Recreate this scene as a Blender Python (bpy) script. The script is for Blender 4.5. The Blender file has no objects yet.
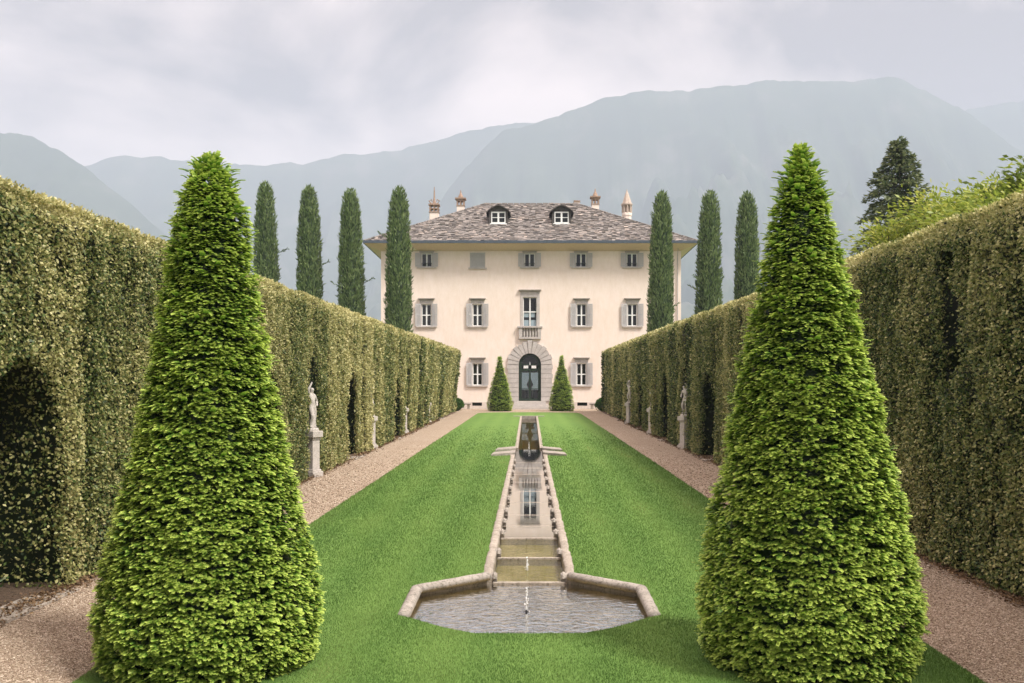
import bpy, bmesh, math, random
import numpy as np
from mathutils import Vector, Matrix, Euler

random.seed(7)
rng = np.random.default_rng(7)
scene = bpy.context.scene
COL = scene.collection
R = math.radians
F = 995.0            # focal length in pixels
S = 0.018            # gentle rise of the garden towards the villa
CAMH = 2.9
HY = 97.0            # distance of the facade

def G(y):
    return S * np.clip(y, -30.0, 97.0)

# ------------------------------------------------------------------ helpers
def vnoise(p, seed=0):
    p = np.asarray(p, dtype=np.float64)
    i = np.floor(p).astype(np.int64)
    f = p - i
    f = f * f * (3 - 2 * f)
    def h(ix, iy, iz):
        n = (ix * 374761393 + iy * 668265263 + iz * 1440662683 + seed * 974634777) & 0xffffffff
        n = ((n ^ (n >> 13)) * 1274126177) & 0xffffffff
        n = ((n ^ (n >> 16)) * 2246822519) & 0xffffffff
        return (n ^ (n >> 15)) / 4294967295.0
    r = 0
    for dx in (0, 1):
        for dy in (0, 1):
            for dz in (0, 1):
                w = (f[:, 0] if dx else 1 - f[:, 0]) * (f[:, 1] if dy else 1 - f[:, 1]) * (f[:, 2] if dz else 1 - f[:, 2])
                r = r + w * h(i[:, 0] + dx, i[:, 1] + dy, i[:, 2] + dz)
    return r * 2 - 1

def fbm(p, seed=0, octaves=4, gain=0.5):
    a, r, t = 1.0, 0, 0
    p = np.asarray(p, dtype=np.float64)
    for o in range(octaves):
        r = r + a * vnoise(p, seed + o * 17); t += a
        a *= gain; p = p * 2.03
    return r / t

def nrm(v):
    return v / np.maximum(np.linalg.norm(v, axis=-1, keepdims=True), 1e-9)

def np_mesh(name, V, Fc, attr=None, smooth=False):
    me = bpy.data.meshes.new(name)
    V = np.ascontiguousarray(V, dtype=np.float32).reshape(-1, 3)
    if isinstance(Fc, np.ndarray):
        k = Fc.shape[1]
        starts = np.arange(len(Fc), dtype=np.int32) * k
        loops = Fc.reshape(-1).astype(np.int32)
    else:
        lens = np.concatenate([np.full(len(a), a.shape[1]) for a in Fc])
        loops = np.concatenate([a.reshape(-1) for a in Fc]).astype(np.int32)
        starts = np.concatenate([[0], np.cumsum(lens)[:-1]]).astype(np.int32)
    me.vertices.add(len(V)); me.vertices.foreach_set('co', V.reshape(-1))
    me.loops.add(len(loops)); me.loops.foreach_set('vertex_index', loops)
    me.polygons.add(len(starts)); me.polygons.foreach_set('loop_start', starts)
    if smooth:
        me.polygons.foreach_set('use_smooth', np.ones(len(starts), dtype=bool))
    me.update(calc_edges=True)
    if attr is not None:
        a = me.attributes.new('v', 'FLOAT', 'FACE')
        a.data.foreach_set('value', np.ascontiguousarray(attr, dtype=np.float32))
    return me

def link(name, me, mat, parent=None, loc=None):
    o = bpy.data.objects.new(name, me)
    COL.objects.link(o)
    if mat is not None and me is not None and len(me.materials) == 0:
        me.materials.append(mat)
    if parent is not None:
        o.parent = parent
    if loc is not None:
        o.location = loc
    return o

def tag(o, label, cat, group=None, kind=None):
    if label: o['label'] = label
    if cat: o['category'] = cat
    if group: o['group'] = group
    if kind: o['kind'] = kind
    return o

def thing(name, label, cat, loc=(0, 0, 0), group=None):
    o = bpy.data.objects.new(name, None)
    COL.objects.link(o)
    o.location = loc
    o.empty_display_size = 0.2
    return tag(o, label, cat, group)

def copy_tree(o, parent=None):
    c = o.copy(); COL.objects.link(c)
    if parent is not None: c.parent = parent
    for ch in list(o.children):
        copy_tree(ch, c)
    return c

def struct(name, me, mat):
    o = link(name, me, mat)
    o['kind'] = 'structure'
    return o

class MB:
    def __init__(self):
        self.v = []; self.f = []; self.a = []
    def face(self, pts, a=0.5):
        n = len(self.v); self.v += [tuple(p) for p in pts]
        self.f.append(tuple(range(n, n + len(pts)))); self.a.append(a)
    def hexa(self, p, a=0.5):            # 8 points: bottom loop 0-3, top loop 4-7
        n = len(self.v); self.v += [tuple(q) for q in p]
        for q in ((3, 2, 1, 0), (4, 5, 6, 7), (0, 1, 5, 4), (1, 2, 6, 5), (2, 3, 7, 6), (3, 0, 4, 7)):
            self.f.append(tuple(n + i for i in q)); self.a.append(a)
    def box(self, x0, x1, y0, y1, z0, z1, a=0.5):
        self.hexa([(x0, y0, z0), (x1, y0, z0), (x1, y1, z0), (x0, y1, z0),
                   (x0, y0, z1), (x1, y0, z1), (x1, y1, z1), (x0, y1, z1)], a)
    def lathe(self, prof, n=16, cx=0, cy=0, a=0.5, capt=True, sq=False):
        b = len(self.v)
        for r, z in prof:
            for i in range(n):
                t = 2 * math.pi * (i + (0.5 if sq else 0)) / n
                self.v.append((cx + r * math.cos(t), cy + r * math.sin(t), z))
        for k in range(len(prof) - 1):
            for i in range(n):
                j = (i + 1) % n
                self.f.append((b + k * n + i, b + k * n + j, b + (k + 1) * n + j, b + (k + 1) * n + i)); self.a.append(a)
        if capt:
            self.f.append(tuple(b + (len(prof) - 1) * n + i for i in range(n))); self.a.append(a)
            self.f.append(tuple(b + n - 1 - i for i in range(n))); self.a.append(a)
    def tube(self, pts, rad, n=8, a=0.5, caps=True):
        b = len(self.v); m = len(pts)
        pts = [Vector(p) for p in pts]
        for k in range(m):
            d = (pts[min(k + 1, m - 1)] - pts[max(k - 1, 0)]).normalized()
            up = Vector((0, 0, 1)) if abs(d.z) < 0.9 else Vector((1, 0, 0))
            sx = d.cross(up).normalized(); sy = sx.cross(d)
            r = rad[k] if hasattr(rad, '__len__') else rad
            for i in range(n):
                t = 2 * math.pi * i / n
                self.v.append(tuple(pts[k] + sx * (r * math.cos(t)) + sy * (r * math.sin(t))))
        for k in range(m - 1):
            for i in range(n):
                j = (i + 1) % n
                self.f.append((b + k * n + i, b + k * n + j, b + (k + 1) * n + j, b + (k + 1) * n + i)); self.a.append(a)
        if caps:
            self.f.append(tuple(b + n - 1 - i for i in range(n))); self.a.append(a)
            self.f.append(tuple(b + (m - 1) * n + i for i in range(n))); self.a.append(a)
    def mesh(self, name, bevel=0, seg=2, smooth=False):
        me = bpy.data.meshes.new(name)
        me.from_pydata(self.v, [], self.f)
        at = me.attributes.new('v', 'FLOAT', 'FACE')
        at.data.foreach_set('value', np.array(self.a, dtype=np.float32))
        bm = bmesh.new(); bm.from_mesh(me)
        bmesh.ops.recalc_face_normals(bm, faces=bm.faces)
        if bevel:
            es = [e for e in bm.edges if len(e.link_faces) == 2 and e.calc_face_angle(0) > 0.6]
            bmesh.ops.bevel(bm, geom=es, offset=bevel, segments=seg, affect='EDGES', profile=0.5)
        if smooth:
            for f in bm.faces: f.smooth = True
        bm.to_mesh(me); bm.free()
        return me
    def build(self, name, mat, parent=None, bevel=0, seg=2, smooth=False, loc=None):
        return link(name, self.mesh(name, bevel, seg, smooth), mat, parent, loc)

# ------------------------------------------------------------------ materials
class NT:
    def __init__(self, name):
        self.m = bpy.data.materials.new(name); self.m.use_nodes = True
        self.t = self.m.node_tree; self.t.nodes.clear()
        self.out = self.n('ShaderNodeOutputMaterial')
    def n(self, typ, **kw):
        x = self.t.nodes.new(typ)
        for k, v in kw.items():
            if k.startswith('i_'):
                key = k[2:]
                key = int(key) if key.isdigit() else key.replace('_', ' ')
                x.inputs[key].default_value = v
            else:
                setattr(x, k, v)
        return x
    def l(self, a, b): self.t.links.new(a, b)
    def ramp(self, stops, fac, interp='LINEAR'):
        r = self.n('ShaderNodeValToRGB'); e = r.color_ramp.elements
        r.color_ramp.interpolation = interp
        while len(e) < len(stops): e.new(0.5)
        for i, (p, c) in enumerate(stops):
            e[i].position = p; e[i].color = (*c, 1) if len(c) == 3 else c
        self.l(fac, r.inputs['Fac'])
        return r.outputs['Color']
    def noise(self, scale, detail=4, rough=0.55, vec=None, dist=0.0):
        x = self.n('ShaderNodeTexNoise')
        x.inputs['Scale'].default_value = scale; x.inputs['Detail'].default_value = detail
        x.inputs['Roughness'].default_value = rough; x.inputs['Distortion'].default_value = dist
        if vec is not None: self.l(vec, x.inputs['Vector'])
        return x.outputs['Fac']
    def obj(self): return self.n('ShaderNodeTexCoord').outputs['Object']
    def geo(self): return self.n('ShaderNodeNewGeometry').outputs['Position']
    def mix(self, a, b, fac, typ='MIX'):
        x = self.n('ShaderNodeMix', data_type='RGBA', blend_type=typ)
        for s, v in ((6, a), (7, b)):
            if isinstance(v, tuple): x.inputs[s].default_value = (*v, 1)
            else: self.l(v, x.inputs[s])
        if isinstance(fac, (int, float)): x.inputs[0].default_value = fac
        else: self.l(fac, x.inputs[0])
        return x.outputs[2]
    def math(self, op, a, b=0.5, clamp=False):
        x = self.n('ShaderNodeMath', operation=op, use_clamp=clamp)
        for i, v in ((0, a), (1, b)):
            if isinstance(v, (int, float)): x.inputs[i].default_value = v
            else: self.l(v, x.inputs[i])
        return x.outputs[0]
    def scale(self, vec, sc):
        x = self.n('ShaderNodeMapping'); x.inputs['Scale'].default_value = sc
        self.l(vec, x.inputs['Vector']); return x.outputs[0]
    def bump(self, h, strength=0.5, dist=0.02):
        x = self.n('ShaderNodeBump'); x.inputs['Strength'].default_value = strength
        x.inputs['Distance'].default_value = dist; self.l(h, x.inputs['Height'])
        return x.outputs[0]
    def pbr(self, color, rough=0.8, normal=None, spec=0.3, metal=0.0):
        p = self.n('ShaderNodeBsdfPrincipled')
        if isinstance(color, tuple): p.inputs['Base Color'].default_value = (*color, 1)
        else: self.l(color, p.inputs['Base Color'])
        if isinstance(rough, (int, float)): p.inputs['Roughness'].default_value = rough
        else: self.l(rough, p.inputs['Roughness'])
        p.inputs['Specular IOR Level'].default_value = spec
        p.inputs['Metallic'].default_value = metal
        if normal is not None: self.l(normal, p.inputs['Normal'])
        return p.outputs[0]
    def done(self, sh):
        self.l(sh, self.out.inputs['Surface']); return self.m

def foliage(name, stops, transl=0.3, rough=0.55, spec=0.3):
    t = NT(name)
    a = t.n('ShaderNodeAttribute', attribute_name='v').outputs['Fac']
    c = t.ramp(stops, a)
    p = t.pbr(c, rough, spec=spec)
    tr = t.n('ShaderNodeBsdfTranslucent'); t.l(c, tr.inputs['Color'])
    mx = t.n('ShaderNodeMixShader'); mx.inputs[0].default_value = transl
    t.l(p, mx.inputs[1]); t.l(tr.outputs[0], mx.inputs[2])
    return t.done(mx.outputs[0])

def stone(name, c1, c2, c3=None, sc=3.0, bump=0.5, rough=0.85, bd=0.02):
    t = NT(name); v = t.geo()
    n1 = t.noise(sc, 6, 0.65, v); n2 = t.noise(sc * 7, 5, 0.7, v)
    c = t.mix(c1, c2, t.math('SMOOTHSTEP' if False else 'MULTIPLY', n1, 1.0))
    c = t.ramp([(0.3, c1), (0.62, c2)], n1)
    if c3: c = t.mix(c, c3, t.ramp([(0.5, (0, 0, 0)), (0.68, (1, 1, 1))], n2))
    return t.done(t.pbr(c, rough, t.bump(n2, bump, bd), 0.25))

def plain(name, col, rough=0.6, var=0.12, sc=6.0, spec=0.3, metal=0.0):
    t = NT(name); n = t.noise(sc, 5, 0.6, t.geo())
    c = t.ramp([(0.3, tuple(x * (1 - var) for x in col)), (0.7, tuple(min(1, x * (1 + var)) for x in col))], n)
    return t.done(t.pbr(c, rough, t.bump(n, 0.15, 0.01), spec, metal))

M = {}
M['hedge'] = foliage('hedge_leaves', [(0.0, (0.006, 0.011, 0.004)), (0.10, (0.018, 0.034, 0.011)), (0.24, (0.058, 0.108, 0.028)), (0.45, (0.192, 0.224, 0.071)), (0.72, (0.41, 0.385, 0.158)), (1.0, (0.60, 0.56, 0.28))], 0.3, 0.45)
M['yew'] = foliage('yew_needles', [(0.0, (0.007, 0.020, 0.006)), (0.3, (0.036, 0.090, 0.014)), (0.6, (0.165, 0.305, 0.036)), (1.0, (0.52, 0.64, 0.14))], 0.26, 0.45)
M['cypress'] = foliage('cypress_sprays', [(0.0, (0.035, 0.062, 0.030)), (0.45, (0.165, 0.240, 0.095)), (1.0, (0.38, 0.46, 0.20))], 0.3, 0.6)
M['fir'] = foliage('fir_sprays', [(0.0, (0.026, 0.045, 0.030)), (0.5, (0.10, 0.14, 0.07)), (1.0, (0.26, 0.28, 0.13))], 0.25, 0.6)
M['bright'] = foliage('bright_leaves', [(0.0, (0.055, 0.075, 0.020)), (0.4, (0.14, 0.20, 0.035)), (0.75, (0.31, 0.38, 0.06)), (1.0, (0.50, 0.50, 0.12))], 0.4, 0.45)
M['box'] = foliage('box_leaves', [(0.0, (0.03, 0.07, 0.02)), (0.6, (0.07, 0.16, 0.03)), (1.0, (0.14, 0.25, 0.05))], 0.2, 0.5)
M['grass'] = foliage('grass_blades', [(0.0, (0.048, 0.110, 0.022)), (0.5, (0.112, 0.205, 0.050)), (0.85, (0.180, 0.270, 0.076)), (1.0, (0.32, 0.34, 0.13))], 0.3, 0.6, 0.15)
M['deadleaf'] = foliage('dry_leaves', [(0.0, (0.06, 0.036, 0.02)), (0.5, (0.15, 0.088, 0.045)), (1.0, (0.30, 0.21, 0.11))], 0.15, 0.7)
M['bark'] = stone('bark', (0.06, 0.045, 0.032), (0.13, 0.10, 0.075), None, 8, 0.8)

t = NT('lawn_turf'); v = t.geo()
n1 = t.noise(0.5, 4, 0.6, v); n2 = t.noise(26, 5, 0.75, t.scale(v, (1, 0.6, 1))); n3 = t.noise(3.0, 4, 0.6, v)
sep = t.n('ShaderNodeSeparateXYZ'); t.l(v, sep.inputs[0])
st = t.math('SINE', t.math('MULTIPLY', t.math('ADD', sep.outputs[0], t.math('MULTIPLY', n1, 0.35)), 5.6))
c = t.ramp([(0.25, (0.072, 0.152, 0.030)), (0.55, (0.114, 0.206, 0.050)), (0.8, (0.152, 0.245, 0.064))], t.math('ADD', t.math('MULTIPLY', n2, 0.55), t.math('MULTIPLY', n3, 0.45)))
c = t.mix(c, (0.145, 0.235, 0.055), t.math('MULTIPLY', t.ramp([(0.45, (0, 0, 0)), (0.75, (1, 1, 1))], n1), 0.45))
c = t.mix(c, (0.15, 0.25, 0.06), t.math('MULTIPLY', t.math('ADD', t.math('MULTIPLY', st, 0.5), 0.5), 0.42))
M['lawn'] = t.done(t.pbr(c, 0.9, t.bump(n2, 0.7, 0.03), 0.1))

t = NT('gravel'); v = t.geo()
vo = t.n('ShaderNodeTexVoronoi'); vo.inputs['Scale'].default_value = 55; t.l(v, vo.inputs['Vector'])
vr = t.n('ShaderNodeSeparateColor'); t.l(vo.outputs['Color'], vr.inputs[0])
c = t.ramp([(0.0, (0.16, 0.10, 0.068)), (0.35, (0.272, 0.214, 0.152)), (0.7, (0.395, 0.322, 0.242)), (1.0, (0.66, 0.55, 0.45))], vr.outputs[0])
n1 = t.noise(0.6, 5, 0.6, v)
c = t.mix(c, (0.24, 0.165, 0.115), t.math('MULTIPLY', t.ramp([(0.4, (0, 0, 0)), (0.75, (1, 1, 1))], n1), 0.35))
M['gravel'] = t.done(t.pbr(c, 0.9, t.bump(t.math('SUBTRACT', 1.0, vo.outputs['Distance']), 0.8, 0.012), 0.2))
t = NT('gravel_pebbles')
a = t.n('ShaderNodeAttribute', attribute_name='v').outputs['Fac']
M['pebble'] = t.done(t.pbr(t.ramp([(0.0, (0.13, 0.08, 0.052)), (0.45, (0.285, 0.212, 0.15)), (0.8, (0.43, 0.34, 0.255)), (1.0, (0.72, 0.63, 0.52))], a), 0.8))
M['soil'] = stone('soil', (0.06, 0.042, 0.03), (0.15, 0.10, 0.068), (0.24, 0.17, 0.12), 16, 1.0, 0.95, 0.04)
M['ground'] = stone('meadow', (0.055, 0.11, 0.03), (0.09, 0.15, 0.045), None, 0.3, 0.4)

M['rimstone'] = stone('weathered_stone', (0.23, 0.205, 0.18), (0.38, 0.345, 0.305), (0.12, 0.112, 0.085), 3.5, 0.7)
M['curbstone'] = stone('pale_stone', (0.27, 0.235, 0.195), (0.42, 0.37, 0.315), (0.15, 0.13, 0.10), 4.0, 0.9)
M['darkstone'] = stone('dark_stone', (0.15, 0.13, 0.115), (0.26, 0.235, 0.21), (0.10, 0.09, 0.075), 5.0, 0.7)
M['statue'] = stone('statue_stone', (0.42, 0.385, 0.35), (0.55, 0.51, 0.47), (0.24, 0.215, 0.185), 5.0, 0.6)
M['trim'] = stone('trim_stone', (0.42, 0.39, 0.37), (0.53, 0.495, 0.47), (0.35, 0.32, 0.305), 2.0, 0.3)
M['cornice'] = stone('cornice_stone', (0.30, 0.27, 0.245), (0.40, 0.365, 0.335), None, 2.0, 0.3)

def bedmat(name, alg, k=1.0):
    t = NT(name); v = t.geo()
    n1 = t.noise(1.4, 5, 0.65, t.scale(v, (1.6, 0.6, 1))); n2 = t.noise(9, 6, 0.7, t.scale(v, (1.0, 1.4, 1)))
    c = t.ramp([(0.3, (0.40 * k, 0.335 * k, 0.24 * k)), (0.7, (0.55 * k, 0.475 * k, 0.36 * k))], n2)
    c = t.mix(c, (0.26, 0.225, 0.06), t.ramp([(alg, (0, 0, 0)), (alg + 0.2, (1, 1, 1))], n1))
    return t.done(t.pbr(c, 0.8, t.bump(n2, 0.4, 0.02), 0.2))
M['bed'] = bedmat('channel_bed', 0.60)
M['algae'] = bedmat('algae_bed', 0.36)
M['poolbed'] = bedmat('pool_bed', 0.55, 1.45)
M['canalbed'] = bedmat('canal_bed', 0.18)

def water(name, ripple, sc, tint=(0.86, 0.86, 0.76), ior=1.33, aniso=(1, 1, 1), rough=0.02):
    t = NT(name); v = t.geo()
    vv = t.scale(v, aniso)
    n = t.noise(sc, 3, 0.55, vv, 0.4)
    b = t.bump(n, ripple, 0.03)
    fr = t.n('ShaderNodeFresnel'); fr.inputs['IOR'].default_value = ior; t.l(b, fr.inputs['Normal'])
    tr = t.n('ShaderNodeBsdfTransparent'); tr.inputs['Color'].default_value = (*tint, 1)
    gl = t.n('ShaderNodeBsdfGlossy'); gl.inputs['Roughness'].default_value = rough; t.l(b, gl.inputs['Normal'])
    mx = t.n('ShaderNodeMixShader'); t.l(fr.outputs[0], mx.inputs[0]); t.l(tr.outputs[0], mx.inputs[1]); t.l(gl.outputs[0], mx.inputs[2])
    return t.done(mx.outputs[0])
M['water_pool'] = water('pool_water', 0.24, 9, (0.94, 0.91, 0.70), 1.25)
M['water_deep'] = water('algae_water', 0.8, 9, (0.74, 0.74, 0.50), aniso=(0.6, 1.3, 1))
M['water_film'] = water('film_water', 0.012, 5, (0.93, 0.92, 0.86), aniso=(0.6, 1.5, 1))
M['water_canal'] = water('canal_water', 0.02, 4, (0.62, 0.55, 0.32), aniso=(1, 0.3, 1))
t = NT('splash_water')
M['splash'] = t.done(t.pbr((0.95, 0.96, 0.97), 0.3, None, 0.5))

# villa
t = NT('cream_plaster'); v = t.geo()
n1 = t.noise(0.35, 6, 0.65, v); n2 = t.noise(2.2, 7, 0.75, t.scale(v, (1.4, 1, 0.45))); n3 = t.noise(40, 3, 0.6, v)
c = t.ramp([(0.3, (0.79, 0.68, 0.60)), (0.55, (0.83, 0.725, 0.655)), (0.75, (0.84, 0.71, 0.65))], n1)
c = t.mix(c, (0.70, 0.585, 0.475), t.math('MULTIPLY', t.ramp([(0.4, (0, 0, 0)), (0.75, (1, 1, 1))], n2), 0.6))
M['plaster'] = t.done(t.pbr(c, 0.9, t.bump(n3, 0.15, 0.01), 0.15))
M['plinth'] = plain('plinth_plaster', (0.62, 0.545, 0.49), 0.9)
M['soffit'] = plain('ochre_soffit', (0.56, 0.475, 0.345), 0.85, 0.06)
M['gutter'] = plain('gutter_metal', (0.075, 0.095, 0.12), 0.5, 0.2)
M['shutter'] = plain('grey_shutter', (0.47, 0.465, 0.47), 0.7, 0.06)
M['white'] = plain('white_paint', (0.76, 0.77, 0.76), 0.5, 0.04)
M['doorgreen'] = plain('dark_green_paint', (0.018, 0.032, 0.022), 0.45)
M['iron'] = plain('iron', (0.03, 0.032, 0.036), 0.5)
M['brick'] = stone('terracotta', (0.26, 0.17, 0.125), (0.42, 0.31, 0.24), (0.16, 0.11, 0.085), 6, 0.5)
M['spire'] = stone('spire_plaster', (0.40, 0.32, 0.27), (0.52, 0.43, 0.37), None, 5, 0.4)
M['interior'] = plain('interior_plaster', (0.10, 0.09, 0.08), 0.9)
M['hood'] = stone('dormer_slate', (0.05, 0.045, 0.042), (0.10, 0.09, 0.085), None, 5, 0.6)
t = NT('window_glass'); 
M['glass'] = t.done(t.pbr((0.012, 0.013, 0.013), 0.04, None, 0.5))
t = NT('sky_reflection_glass')
M['sky_pane'] = t.done(t.pbr((0.30, 0.38, 0.42), 0.08, None, 0.5))  # bluish reflected sky put into the pane colour
t = NT('clear_glass')
fr = t.n('ShaderNodeFresnel'); fr.inputs['IOR'].default_value = 1.45
tr = t.n('ShaderNodeBsdfTransparent'); tr.inputs['Color'].default_value = (0.74, 0.76, 0.78, 1)
gl = t.n('ShaderNodeBsdfGlossy'); gl.inputs['Roughness'].default_value = 0.02
mx = t.n('ShaderNodeMixShader'); t.l(fr.outputs[0], mx.inputs[0]); t.l(tr.outputs[0], mx.inputs[1]); t.l(gl.outputs[0], mx.inputs[2])
M['clear'] = t.done(mx.outputs[0])
t = NT('stone_roof_slabs')
a = t.n('ShaderNodeAttribute', attribute_name='v').outputs['Fac']
c = t.ramp([(0.0, (0.060, 0.055, 0.055)), (0.3, (0.150, 0.138, 0.132)), (0.6, (0.245, 0.222, 0.208)), (0.85, (0.36, 0.30, 0.262)), (1.0, (0.46, 0.40, 0.36))], a)
n1 = t.noise(4, 5, 0.7, t.geo())
c = t.mix(c, (0.27, 0.225, 0.185), t.math('MULTIPLY', t.ramp([(0.5, (0, 0, 0)), (0.7, (1, 1, 1))], n1), 0.4))
M['slab'] = t.done(t.pbr(c, 0.85, t.bump(n1, 0.5, 0.03), 0.25))
t = NT('mountain_forest'); v = t.geo()
n1 = t.noise(0.004, 6, 0.7, v); n2 = t.noise(0.03, 5, 0.7, v)
c = t.ramp([(0.32, (0.018, 0.034, 0.020)), (0.55, (0.045, 0.062, 0.034)), (0.68, (0.12, 0.115, 0.10))], n1)
c = t.mix(c, (0.03, 0.05, 0.025), t.math('MULTIPLY', n2, 0.6))
M['mountain'] = t.done(t.pbr(c, 0.95, None, 0.1))

# ------------------------------------------------------------------ terrain
def grid_mesh(name, xs, ys, zf):
    X, Y = np.meshgrid(xs, ys)
    Z = zf(X, Y)
    V = np.stack([X, Y, Z], -1).reshape(-1, 3)
    nx, ny = len(xs), len(ys)
    i = np.arange((ny - 1) * (nx - 1)); r = i // (nx - 1); c = i % (nx - 1)
    a = r * nx + c
    Fq = np.stack([a, a + 1, a + nx + 1, a + nx], -1)
    return np_mesh(name, V, Fq)

gx = np.array([-9000, -2000, -300, -60, -20, -8.4, -7.6, 7.6, 8.4, 20, 60, 300, 2000, 9000.0])
gy = np.array([-3000, -400, -60, -30, -10, 0, 20, 50, 80, 96.9, 97.5, 130, 400, 2000, 9000.0])
struct('ground', grid_mesh('ground', gx, gy, lambda X, Y: G(Y) - 0.03 - 0.75 * ((np.abs(X) < 8) & (Y < 97))), M['ground'])

# paths (gravel) either side and the forecourt
for sx in (-1, 1):
    xs = np.array([3.9, 5.2, 6.4, 8.6]) * sx
    if sx < 0: xs = xs[::-1]
    struct('gravel_path', grid_mesh('gravel_path', xs, np.linspace(-6, 84.3, 30), lambda X, Y: G(Y)), M['gravel'])
struct('gravel_forecourt', grid_mesh('gravel_forecourt', np.linspace(-26, 26, 12), np.linspace(84.3, 97.4, 8), lambda X, Y: G(Y) + 0.004), M['gravel'])

LW = 4.35
cutpts = [(-6, 0), (10.98, 0), (11.0, 0.60), (12.0, 1.59), (13.5, 1.59), (14.40, 0.66), (37.0, 0.66), (41.0, 0.66), (41.3, 0.50), (76.2, 0.65), (76.25, 0), (85.6, 0)]
def cut(y): return np.interp(y, [p[0] for p in cutpts], [p[1] for p in cutpts])
def outer(y): return np.where(y > 83.6, LW - 1.2 * (np.clip((y - 83.6) / 2.0, 0, 1)) ** 2, LW)
def lawn_z(X, Y):
    Xa = np.abs(X)
    lip = 0.055 * np.exp(-((Y - 10.75) / 0.55) ** 2) * np.exp(-(Xa / 1.7) ** 4)
    lip2 = 0.04 * np.exp(-((Y - 11.5) / 0.5) ** 2) * np.exp(-((Xa - 1.6) / 0.4) ** 2)
    und = 0.015 * np.sin(X * 0.9 + Y * 0.13) * np.sin(Y * 0.21)
    edge = np.clip((LW - Xa) / 0.12, 0, 1)
    return G(Y) + 0.012 + 0.03 * edge + lip + lip2 + und * 0.6
ys = np.unique(np.concatenate([np.linspace(-6, 9, 10), np.linspace(9, 16, 57), np.linspace(16, 85.6, 100), [p[0] for p in cutpts]]))
Vs = []; Fs = []
for sx in (-1, 1):
    rows = []
    for y in ys:
        c0, c1 = float(cut(y)), float(outer(y))
        u = np.linspace(0, 1, 14)
        x = sx * (c0 + (c1 - c0) * u)
        x[-2] = sx * (c1 - 0.06)
        rows.append(np.stack([x, np.full(14, y), lawn_z(x, np.full(14, y))], -1))
    rows = np.array(rows); b = sum(len(q) for q in Vs)
    Vs.append(rows.reshape(-1, 3))
    i = np.arange((len(ys) - 1) * 13); r = i // 13; c = i % 13
    a = b + r * 14 + c
    q = np.stack([a, a + 1, a + 15, a + 14], -1)
    Fs.append(q if sx > 0 else q[:, ::-1])
struct('lawn', np_mesh('lawn', np.concatenate(Vs), np.concatenate(Fs), smooth=True), M['lawn'])

# grass blades on the lawn: uncountable
def lawn_blades():
    n = 560000
    y0, y1 = 8.6, 85.0
    u = rng.random(n)
    y = 1 / (1 / y0 + u * (1 / y1 - 1 / y0))           # thinner with distance
    x = (rng.random(n) * 2 - 1) * LW
    keep = (rng.random(n) < np.clip((62 - y) / 42, 0, 1)) & ((np.abs(x) > cut(y) + 0.015) | (cut(y) < 0.01)) & (np.abs(x) < outer(y) + 0.01)
    x, y = x[keep], y[keep]; n = len(x)
    sc = np.clip(y / 17.0, 0.7, 2.6)
    L = (0.022 + 0.022 * rng.random(n)) * np.sqrt(sc); W = 0.0042 * sc
    P = np.stack([x, y, lawn_z(x, y) - 0.004], -1)
    th = rng.random(n) * 2 * np.pi
    sd = np.stack([np.cos(th), np.sin(th), np.zeros(n)], -1)
    ln = np.stack([rng.normal(0, 0.3, n), rng.normal(0, 0.3, n), np.ones(n)], -1); ln = nrm(ln)
    V = np.stack([P - sd * W[:, None], P + sd * W[:, None], P + ln * L[:, None]], 1)
    pn = fbm(np.stack([x * 0.8, y * 0.5, x * 0], -1), 5, 3)
    v = 0.52 + 0.27 * pn + 0.17 * np.sin(5.6 * x + 0.5 * pn) + rng.normal(0, 0.07, n)
    v = np.where(rng.random(n) < 0.008, 0.9, v)
    Fq = np.arange(n * 3).reshape(n, 3)
    o = link('grass', np_mesh('grass', V, Fq, np.clip(v, 0, 1)), M['grass'])
    tag(o, 'short green mown grass of the formal lawn', 'grass', kind='stuff')
lawn_blades()

# loose pebbles on the near gravel
def pebbles():
    n = 70000
    y0, y1 = 8.6, 46.0
    u = rng.random(n); y = 1 / (1 / y0 + u * (1 / y1 - 1 / y0))
    x = (4.37 + rng.random(n) * 2.2) * np.where(rng.random(n) < 0.5, -1, 1)
    kp = rng.random(n) < np.clip((46 - y) / 30, 0, 1); x, y = x[kp], y[kp]; n = len(x)
    r = (0.005 + 0.007 * rng.random(n)) * np.clip(y / 12, 1, 2.2)
    octv = np.array([(1, 0, 0), (0, 1, 0), (-1, 0, 0), (0, -1, 0), (0, 0, 0.6), (0, 0, -0.6)])
    octf = np.array([(0, 1, 4), (1, 2, 4), (2, 3, 4), (3, 0, 4), (1, 0, 5), (2, 1, 5), (3, 2, 5), (0, 3, 5)])
    th = rng.random(n) * 6.28; c, s = np.cos(th), np.sin(th)
    e = 0.7 + 0.6 * rng.random(n)
    vx = octv[None, :, 0] * e[:, None]; vy = octv[None, :, 1] + 0 * vx; vz = octv[None, :, 2] + 0 * vx
    V = np.stack([c[:, None] * vx - s[:, None] * vy, s[:, None] * vx + c[:, None] * vy, vz], -1) * r[:, None, None]
    V += np.stack([x, y, G(y) + r * 0.25], -1)[:, None, :]
    Fq = (octf[None] + (np.arange(n) * 6)[:, None, None]).reshape(-1, 3)
    v = np.repeat(np.clip(rng.normal(0.5, 0.25, n), 0, 1), 8)
    o = link('gravel', np_mesh('gravel', V, Fq, v), M['pebble'])
    tag(o, 'loose pinkish brown gravel on the garden paths', 'gravel', kind='stuff')
pebbles()

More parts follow.
